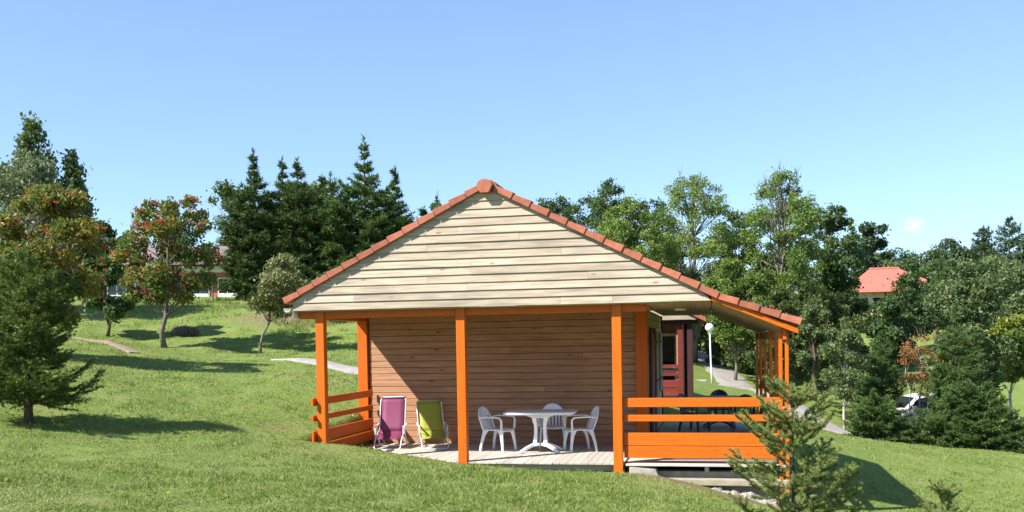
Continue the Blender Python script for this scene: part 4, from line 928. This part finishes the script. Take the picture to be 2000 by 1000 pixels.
# --- right side, behind the cabin
R_ = [('oak_tree', 'dark oak just right of the roof ridge', -4.4, 55.3, 13.3, 6.0, 2.5, 'leaf_oak', .55, 80), ('oak_tree', 'taller dark oak with lobed crown, second right of the ridge', -.9, 56.1, 14.5, 6.0, 2.6, 'leaf_oak', .5, 81), ('oak_tree', 'dark oak filling the gap behind the light green ashes', 2.6, 58, 13.2, 5.0, 2.4, 'leaf_oak', .45, 90),
      ('ash_tree', 'light green ash standing lowest beside the roof slope', 2.1, 40.2, 10.6, 3.5, 2.3, 'leaf_ash', .55, 82), ('ash_tree', 'broad light green ash with grey trunk, tallest above the right roof slope', 5.9, 43.0, 12.4, 2.8, 2.95, 'leaf_ash', .6, 83), ('ash_tree', 'ash with bare twigs at its top behind the porch roof', 10.9, 40.0, 11.7, 2.4, 2.6, 'leaf_ash', .45, 84),
      ('oak_tree', 'dark oak on the right flank of the bare-topped ash', 14.6, 49.0, 10.8, 4.0, 2.0, 'leaf_oak', .5, 85), ('ash_tree', 'dim green ash filling between the two tall ashes', 8.6, 47.5, 10.5, 2.6, 2.3, 'leaf_oak', .7, 86),
      ('ash_tree', 'lower ash showing between the trunks of the two light ashes', 4.2, 49.5, 9.6, 2.4, 2.2, 'leaf_oak', .75, 91), ('ash_tree', 'lower ash behind the bare-topped ash', 11.8, 47.0, 9.2, 2.0, 2.2, 'leaf_oak', .65, 92), ('ash_tree', 'young light ash just above the porch roof slope', 8.2, 38.6, 6.8, 1.4, 1.8, 'leaf_ash', .45, 93)]
for nm, lab, x, y, zt, zb_, r, lf, tm, sd in R_:
    tree(nm, lab, x, y, zt, zb_, r, lf, 'bark_grey', 28000 if lf == 'leaf_ash' else 13000, .135 if lf == 'leaf_ash' else .20, 120 if lf == 'leaf_ash' else 70, .185 if lf == 'leaf_ash' else .24, .19 if sd != 93 else .09, sd, tintmean=tm, gaps=.75, wisp=.12, bare=12 if sd == 84 else (2 if sd == 83 else 0), stems=1)
tree('pine_tree', 'dark pine in front of the left end of the red-roofed house', 15.5, 53.3, 8.3, 2.2, 1.8, 'leaf_oak', 'bark_brown', 14000, .22, 34, .33, .16, 87, tintmean=.3)
SHR = [(7.6, 44.5, 4.2, .2, 1.7), (9.2, 42.5, 4.6, .0, 1.7), (10.6, 36.5, 4.9, -.4, 1.6), (12.2, 38.5, 4.8, -.4, 1.7), (9.6, 31.0, 2.4, -.9, 1.0), (13.8, 40.5, 4.6, -.3, 1.6), (6.0, 55, 5.5, .6, 2.0), (4.0, 51, 5.2, .6, 1.8)]
SHL = ['bushy shrub with orange berries behind the lamp globe', 'bushy shrub with rusty leaves right of the lamp globe', 'tall mixed shrub behind the porch posts', 'tall mixed shrub right of the porch roof corner', 'low dark shrub beside the path behind the rear porch post', 'mixed shrub in front of the dark pine', 'dark shrub at the far bend of the path', 'dark shrub behind the roof of the red cabin']
for i, (x, y, zt, zb_, r) in enumerate(SHR):
    tree('shrub', SHL[i], x, y, zt, zb_, r, 'leaf_mixed' if i < 6 and i != 4 else 'leaf_oak', 'bark_brown', 10000 if i != 4 else 4500, .17, 30, .32, .05, 100+i, stems=3, tintmean=.38 if i < 6 else .5, berries=14 if i in (0, 1, 2) else 0, berry='berry_orange', bsize=.06, cat='shrub')
tree('pear_tree', 'slim upright tree with dark trunk by the porch roof corner', 11.3, 27.7, 3.9, .5, .85, 'leaf_willow', 'bark_brown', 8000, .12, 26, .38, .10, 120, tintmean=.5, shape='egg')
tree('lime_tree', 'thin tree standing behind the orange porch posts', 9.9, 30.5, 2.9, .6, .7, 'leaf_oak', 'bark_brown', 5000, .12, 18, .38, .08, 121, tintmean=.5)
tree('willow_tree', 'slim grey-green tree with split pale trunk beside the path', 11.66, 20.5, 2.95, -.35, .92, 'leaf_willow', 'bark_pale', 8500, .10, 34, .32, .055, 122, tintmean=.6, stems=1, shape='egg')
spruce('spruce_tree', 'narrow spruce with bare leader left of the rusty rowan', 13.18, 21.9, 2.9, 1.15, 'needle_mid', 123, .22, 6, .10, .024, 95, trunk=.06, leader=.20, twigsp=.17, power=.8, group='spruce screen beside the lawn')
spruce('spruce_tree', 'thin spruce leader left of the narrow spruce', 12.45, 24.2, 2.4, .95, 'needle_mid', 124, .24, 5, .10, .024, 90, trunk=.05, leader=.2, twigsp=.18, group='spruce screen beside the lawn')
tree('rowan_tree', 'rusty-leaved rowan with pale forked branches in front of the car', 14.7, 23.2, 2.15, -.3, 1.0, 'leaf_rust', 'bark_pale', 2600, .09, 34, .26, .032, 125, stems=4, tintmean=.55, gaps=.9, berries=12, berry='berry_orange', bsize=.04, bare=4)
tree('willow_tree', 'tall grey-green willow at the right rising above the spruce hedge', 16.6, 23.8, 5.5, -.6, 1.55, 'leaf_willow', 'bark_grey', 17000, .15, 50, .3, .12, 126, tintmean=.42, gaps=.7, shape='egg', stems=3)
HS = [(12.35, 18.6, .25, 1.0), (13.3, 18.9, -.75, .95), (14.3, 19.0, -.7, 1.0), (15.2, 18.6, .9, 1.15), (16.1, 18.5, .35, 1.05), (15.6, 21.3, 3.3, 1.35), (16.75, 18.2, -.6, .8), (12.9, 20.9, -.2, .8)]
HL = ['low spruce at the left end of the hedge', 'lowest spruce in the hedge, in front of the car', 'low spruce of the hedge below the rusty rowan', 'medium spruce in the hedge right of the car', 'spruce second from the right end of the hedge', 'tall spruce growing up through the hedge', 'spruce at the right end of the hedge by the pale wall', 'spruce in the back row of the hedge beside the car']
for i, (x, y, zt, r) in enumerate(HS):
    spruce('spruce_tree', HL[i], x, y, zt, r, 'needle_mid', 130+i, .19 if i != 5 else .3, 7, .10 if i != 5 else .13, .026, 105 if i != 5 else 60, trunk=.05, leader=.10, twigsp=.15, power=.5, group='spruce screen beside the lawn', clear=.02)
tree('maple_tree', 'yellowing maple at the right edge of the photo', 19.2, 27.2, 2.9, .0, 1.15, 'leaf_maple', 'bark_pale', 8000, .14, 30, .32, .08, 140, tintmean=.5, gaps=.7)
FT = [(20.9, 58.4, 6.9, 2.0, 2.1, 0), (23.9, 63.0, 8.0, 2.4, 2.3, 0), (26.5, 66, 8.2, 3, 2.4, 0), (29.5, 68, 8.6, 2.5, 2.6, 1), (32.2, 70.9, 7.9, 2.0, 2.4, 1), (33, 81.3, 9.6, 3, 2.9, 1), (24.5, 52, 4.9, 1.4, 1.7, 1), (27.5, 54, 5.0, .6, 2.0, 1), (22.5, 45, 2.9, -.6, 1.6, 1), (17.6, 49, 3.1, -.4, 1.5, 0), (19.4, 53, 3.4, .2, 1.7, 0),
      (27.7, 111, 12.9, 6, 2.9, 1), (32.2, 122, 14.3, 6, 3.4, 0), (35.2, 119, 13.9, 6, 3.2, 0), (36.5, 112.6, 12.8, 5, 3.0, 1), (29.8, 104, 11.4, 5, 2.8, 0), (24.0, 98, 11.8, 5, 2.4, 0), (39.5, 112, 13.2, 5, 3.0, 0)]
FL = ['dark tree right in front of the red-roofed house', 'dark tree covering the right end of the red-roofed house', 'dark tree right of the red-roofed house', 'broad green tree on the slope right of the house', 'green tree at the right edge of the slope', 'green tree high on the right slope below the pines', 'green tree on the meadow behind the willow', 'broad green bush tree behind the willow', 'low green tree on the meadow behind the maple', 'dark bush at the left edge of the meadow below the house', 'dark bush on the meadow directly below the red roof',
      'far tree on the skyline left of the cloud', 'far tree on the skyline below the cloud', 'far tree on the skyline just right of the cloud', 'far rounded tree on the skyline before the pines', 'far tree behind the red roof', 'far tree left behind the red roof', 'far tree at the foot of the skyline pines']
for i, (x, y, zt, zb_, r, k) in enumerate(FT):
    tree('woodland_tree', FL[i], x, y, zt, zb_, r, 'leaf_willow' if k else 'leaf_oak', 'bark_brown', 7500, .32 if y > 90 else .24, 30, .34, .16, 150+i, tintmean=.5 if k else .45, group='wood on the slope beyond the car park')
PT = [(37.7, 113, 14.2, 3.0), (38.9, 108.2, 15.1, 2.6), (40.4, 103.4, 15.2, 2.7), (41, 98.3, 13.2, 2.7), (22.4, 84.4, 13.2, 2.2)]
PL = ['left one of the skyline pines at the upper right', 'middle pointed pine of the skyline group', 'tallest pointed pine of the skyline group', 'pine at the right edge of the skyline', 'lone pine rising left of the small cloud']
for i, (x, y, zt, r) in enumerate(PT):
    if i in (1, 2): spruce('pine_tree', PL[i], x, y, zt, r*1.3, 'needle_pine', 170+i, .75, 6, .42, .12, 16, trunk=.2, twigsp=.6, power=.6, leader=.08, spire=.9, group='skyline pines')
    else: tree('pine_tree', PL[i], x, y, zt, zt-5.5, r, 'needle_pine', 'bark_brown', 5200, .36, 20, .34, .18, 170+i, tintmean=.5, gaps=1.0, shape='top', group='skyline pines')

# ================================================================== buildings, car, pole, walls in the distance
hz_ = 4.0
ho = thing('house', 'yellow house with red hipped roof half hidden among the trees', 'house', (21.9, 74.2, hz_))
bx('wall', 'render_cream', ho, -2.6, .35, 0, 7, -.6, 2.05); bx('wall', 'render_white', ho, .352, 5.0, 1.2, 7, -.6, 2.05)
m = MB(); m.v = [(-3.2, -.7, 2.05), (5.6, -.7, 2.05), (5.6, 7.7, 2.05), (-3.2, 7.7, 2.05), (-.6, 3.5, 4.35), (1.9, 3.5, 4.35)]; m.f = [(0, 1, 5, 4), (1, 2, 5), (2, 3, 4, 5), (3, 0, 4), (3, 2, 1, 0)]; rf = m.build('roof', 'roof_red', ho)
m = MB(); m.tube([(-.65, 3.5, 4.36), (1.95, 3.5, 4.36)], .11, 8); m.build('ridge', 'roof_red', rf)
for a in (-2.2, -.9):
    w = bx('window', 'gutter', ho, a, a+1.0, -.04, -.003, .55, 1.65); bx('pane', 'glass_dark', w, a+.08, a+.92, -.05, -.041, .63, 1.57)
for a in (1.2, 3.1):
    w = bx('window', 'gutter', ho, a, a+1.1, 1.16, 1.197, .3, 1.75); bx('pane', 'glass_dark', w, a+.08, a+1.02, 1.15, 1.159, .38, 1.67)
m = MB(); m.tube([(.2, -.06, -.3), (.2, -.06, 2.0)], .05, 8); m.build('downpipe', 'pole_wood', ho)
# clipped hedge in front of it
hd = tree('hedge', 'dark clipped hedge below the yellow house', 20.5, 68.5, 4.0, 2.0, 1.2, 'leaf_oak', 'bark_brown', 10, .1, 6, .5, .04, 180, cat='hedge')
rngh = np.random.default_rng(181); n = 16000; q = np.c_[(rngh.random(n)-.5)*13, (rngh.random(n)-.5)*1.8, rngh.random(n)*2.1]; fc = rngh.integers(0, 3, n); q[fc == 0, 1] = -.9+rngh.normal(0, .06, (fc == 0).sum()); q[fc == 1, 2] = 2.1+rngh.normal(0, .06, (fc == 1).sum())
q[:, 2] += G(20.5+q[:, 0], 68.5+q[:, 1])-gz(20.5, 68.5)
new_obj('foliage', leaves_mesh('foliage', q, .22, rngh, np.clip(rngh.normal(.3, .2, n), 0, 1)), 'leaf_oak', hd)
# long low building on the left
bz = 4.7
bl = thing('long_building', 'long low building with mauve roof and red walls behind the rowans', 'building', (-27, 41, bz), math.radians(12))
bx('wall', 'wall_red', bl, -7, 4.2, 0, 8, -.5, 2.75); bx('band', 'render_white', bl, -7.01, 4.21, -.02, -.002, 2.3, 2.72)
m = MB(); m.hexa([(-7.4, -.9, 2.75), (4.7, -.9, 2.75), (4.7, 4, 4.3), (-7.4, 4, 4.3), (-7.4, -.9, 2.87), (4.7, -.9, 2.87), (4.7, 4, 4.44), (-7.4, 4, 4.44)]); m.build('roof', 'roof_mauve', bl)
m = MB(); m.hexa([(-7.4, 4.002, 4.3), (4.7, 4.002, 4.3), (4.7, 8.6, 2.75), (-7.4, 8.6, 2.75), (-7.4, 4.002, 4.44), (4.7, 4.002, 4.44), (4.7, 8.6, 2.87), (-7.4, 8.6, 2.87)]); m.build('roof', 'roof_mauve', bl)
for i in range(6):
    a = -6.5+i*1.8; w = bx('window', 'gutter', bl, a, a+1.25, -.05, -.022, .15, 1.95); 
    for s in (0, 1): bx('pane', 'glass_dark', w, a+.07+s*.59, a+.59+s*.59, -.06, -.051, .95, 1.87)
    bx('panel', 'render_white', w, a+.07, a+1.18, -.06, -.051, .22, .88)
pz_ = gz(-20.0, 34.5)
po = thing('utility_pole', 'dark wooden pole at the left end of the spruce row', 'pole', (-19.2, 34.2, gz(-19.2, 34.2)))
m = MB(); m.tube([(0, 0, -.2), (0, 0, 3.4)], [.11, .09], 10); m.build('pole', 'pole_wood', po, True); bx('crossarm', 'pole_wood', po, -.35, .35, -.05, .05, 2.9, 3.0)
# fence along the top of the bank
fn = thing('wire_fence', 'green wire fence along the top of the grass bank', 'fence', (-16, 20.5, 0))
fpts = [(-21, 19.2), (-18.5, 19.9), (-16, 20.5), (-13.6, 21.0)]
noisy('fence_green', (.04, .10, .07), (.06, .14, .10), 5, .5, 0, .001)
for px_, py_ in fpts:
    m = MB(); z_ = gz(px_, py_); m.tube([(px_+16, py_-20.5, z_-.1), (px_+16, py_-20.5, z_+1.1)], .03, 6); m.build('fence_post', 'fence_green', fn)
for hh in (.1, .4, .7, 1.0):
    m = MB(); m.tube([(a+16, b2-20.5, gz(a, b2)+hh) for a, b2 in fpts], .008, 4); m.build('wire', 'fence_green', fn)

# white car behind the hedge
def car(label, loc, rz):
    t = thing('parked_car', label, 'car', loc, rz)
    prof = [(-2.05, .32), (-2.08, .62), (-1.98, .80), (-1.15, .92), (-.62, 1.36), (-.2, 1.46), (.75, 1.46), (1.35, 1.28), (1.78, .98), (2.0, .92), (2.06, .62), (2.02, .32)]
    m = MB(); n = len(prof)
    rows = [(-.80, .0), (-.83, .06), (-.84, .5), (-.70, 1.0), (.70, 1.0), (.84, .5), (.83, .06), (.80, .0)]
    # lofted shell: greenhouse narrows towards the roof
    ys = [-1, -.97, .97, 1]
    for yv in ys:
        for px_, pz in prof:
            wd = .84 if pz < .95 else .84-.26*(pz-.95)/.5; m.v.append((px_*(1 if abs(yv) < 1 else .985), yv*wd, pz if abs(yv) < 1 else .32+(pz-.32)*.985))
    for j in range(3):
        for i in range(n-1): a = j*n+i; m.f.append((a, a+n, a+n+1, a+1))
        m.f.append((j*n+n-1, j*n+2*n-1, j*n+n, j*n))
    m.f.append(tuple(range(n))); m.f.append(tuple(range(4*n-1, 3*n-1, -1)))
    body = m.build('body', 'car_paint', t, bevel=.03)
    for s in (-1, 1):
        for pts in ([(-.95, .95), (-.52, 1.32), (.02, 1.40), (.02, .95)], [(.09, .95), (.09, 1.40), (.72, 1.39), (1.05, 1.25), (1.12, .95)]):
            m = MB(); w = lambda z: .84-.26*(z-.95)/.5 if z > .95 else .84
            m.poly([(x_, s*(w(z_)+.012), z_) for x_, z_ in pts]); m.build('window', 'glass_dark', t, solid=.01)
        bx('door_handle', 'gutter', body, -.25, -.1, s*.855-.008, s*.855+.008, .80, .83); bx('door_handle', 'gutter', body, .85, 1.0, s*.855-.008, s*.855+.008, .80, .83)
        bx('mirror', 'car_paint', t, -.85, -.68, s*.93-.08, s*.93+.08, .93, 1.05, .03)
        bx('headlight', 'gutter', t, -2.06, -1.9, s*.62-.16, s*.62+.16, .62, .76, .02); bx('tail_light', 'lamp_lens', t, 1.92, 2.05, s*.68-.12, s*.68+.12, .62, .88, .02)
        for xw in (-1.28, 1.3):
            m = MB()
            ring = [(.31*math.cos(2*math.pi*k/18), .31*math.sin(2*math.pi*k/18)+.31) for k in range(18)]; y0, y1 = sorted((s*.70, s*.87)); m.prism([(xw+a, b2) for a, b2 in ring], 1, y0, y1); wh = m.build('wheel', 'rubber', t)
            m = MB(); ring = [(xw+.2*math.cos(2*math.pi*k/14), .2*math.sin(2*math.pi*k/14)+.31) for k in range(14)]; m.prism(ring, 1, *sorted((s*.871, s*.88))); m.build('rim', 'pole_grey', wh)
    for x0, z0, x1, z1 in ((-1.1, .95, -.66, 1.35), (1.38, 1.25, 1.74, 1.0)):
        m = MB(); e = .012; m.poly([(x0, -.76, z0+e), (x0, .76, z0+e), (x1, .62 if z1 > z0 else .76, z1+e), (x1, -.62 if z1 > z0 else -.76, z1+e)]); m.build('windscreen', 'glass_dark', t, solid=.01)
    return t
car('white hatchback parked behind the spruce hedge', (15.2, 24.6, gz(15.2, 24.6)+.02), math.radians(12))
pw = thing('low_wall', 'pale rendered wall at the right edge behind the hedge', 'wall', (18.6, 22.6, gz(18.6, 22.6)), math.radians(16))
bx('wall_body', 'render_white', pw, -.3, 5.5, 0, .25, -.5, 1.05); bx('coping', 'stone_cream', pw, -.35, 5.55, -.04, .29, 1.052, 1.12, .01)
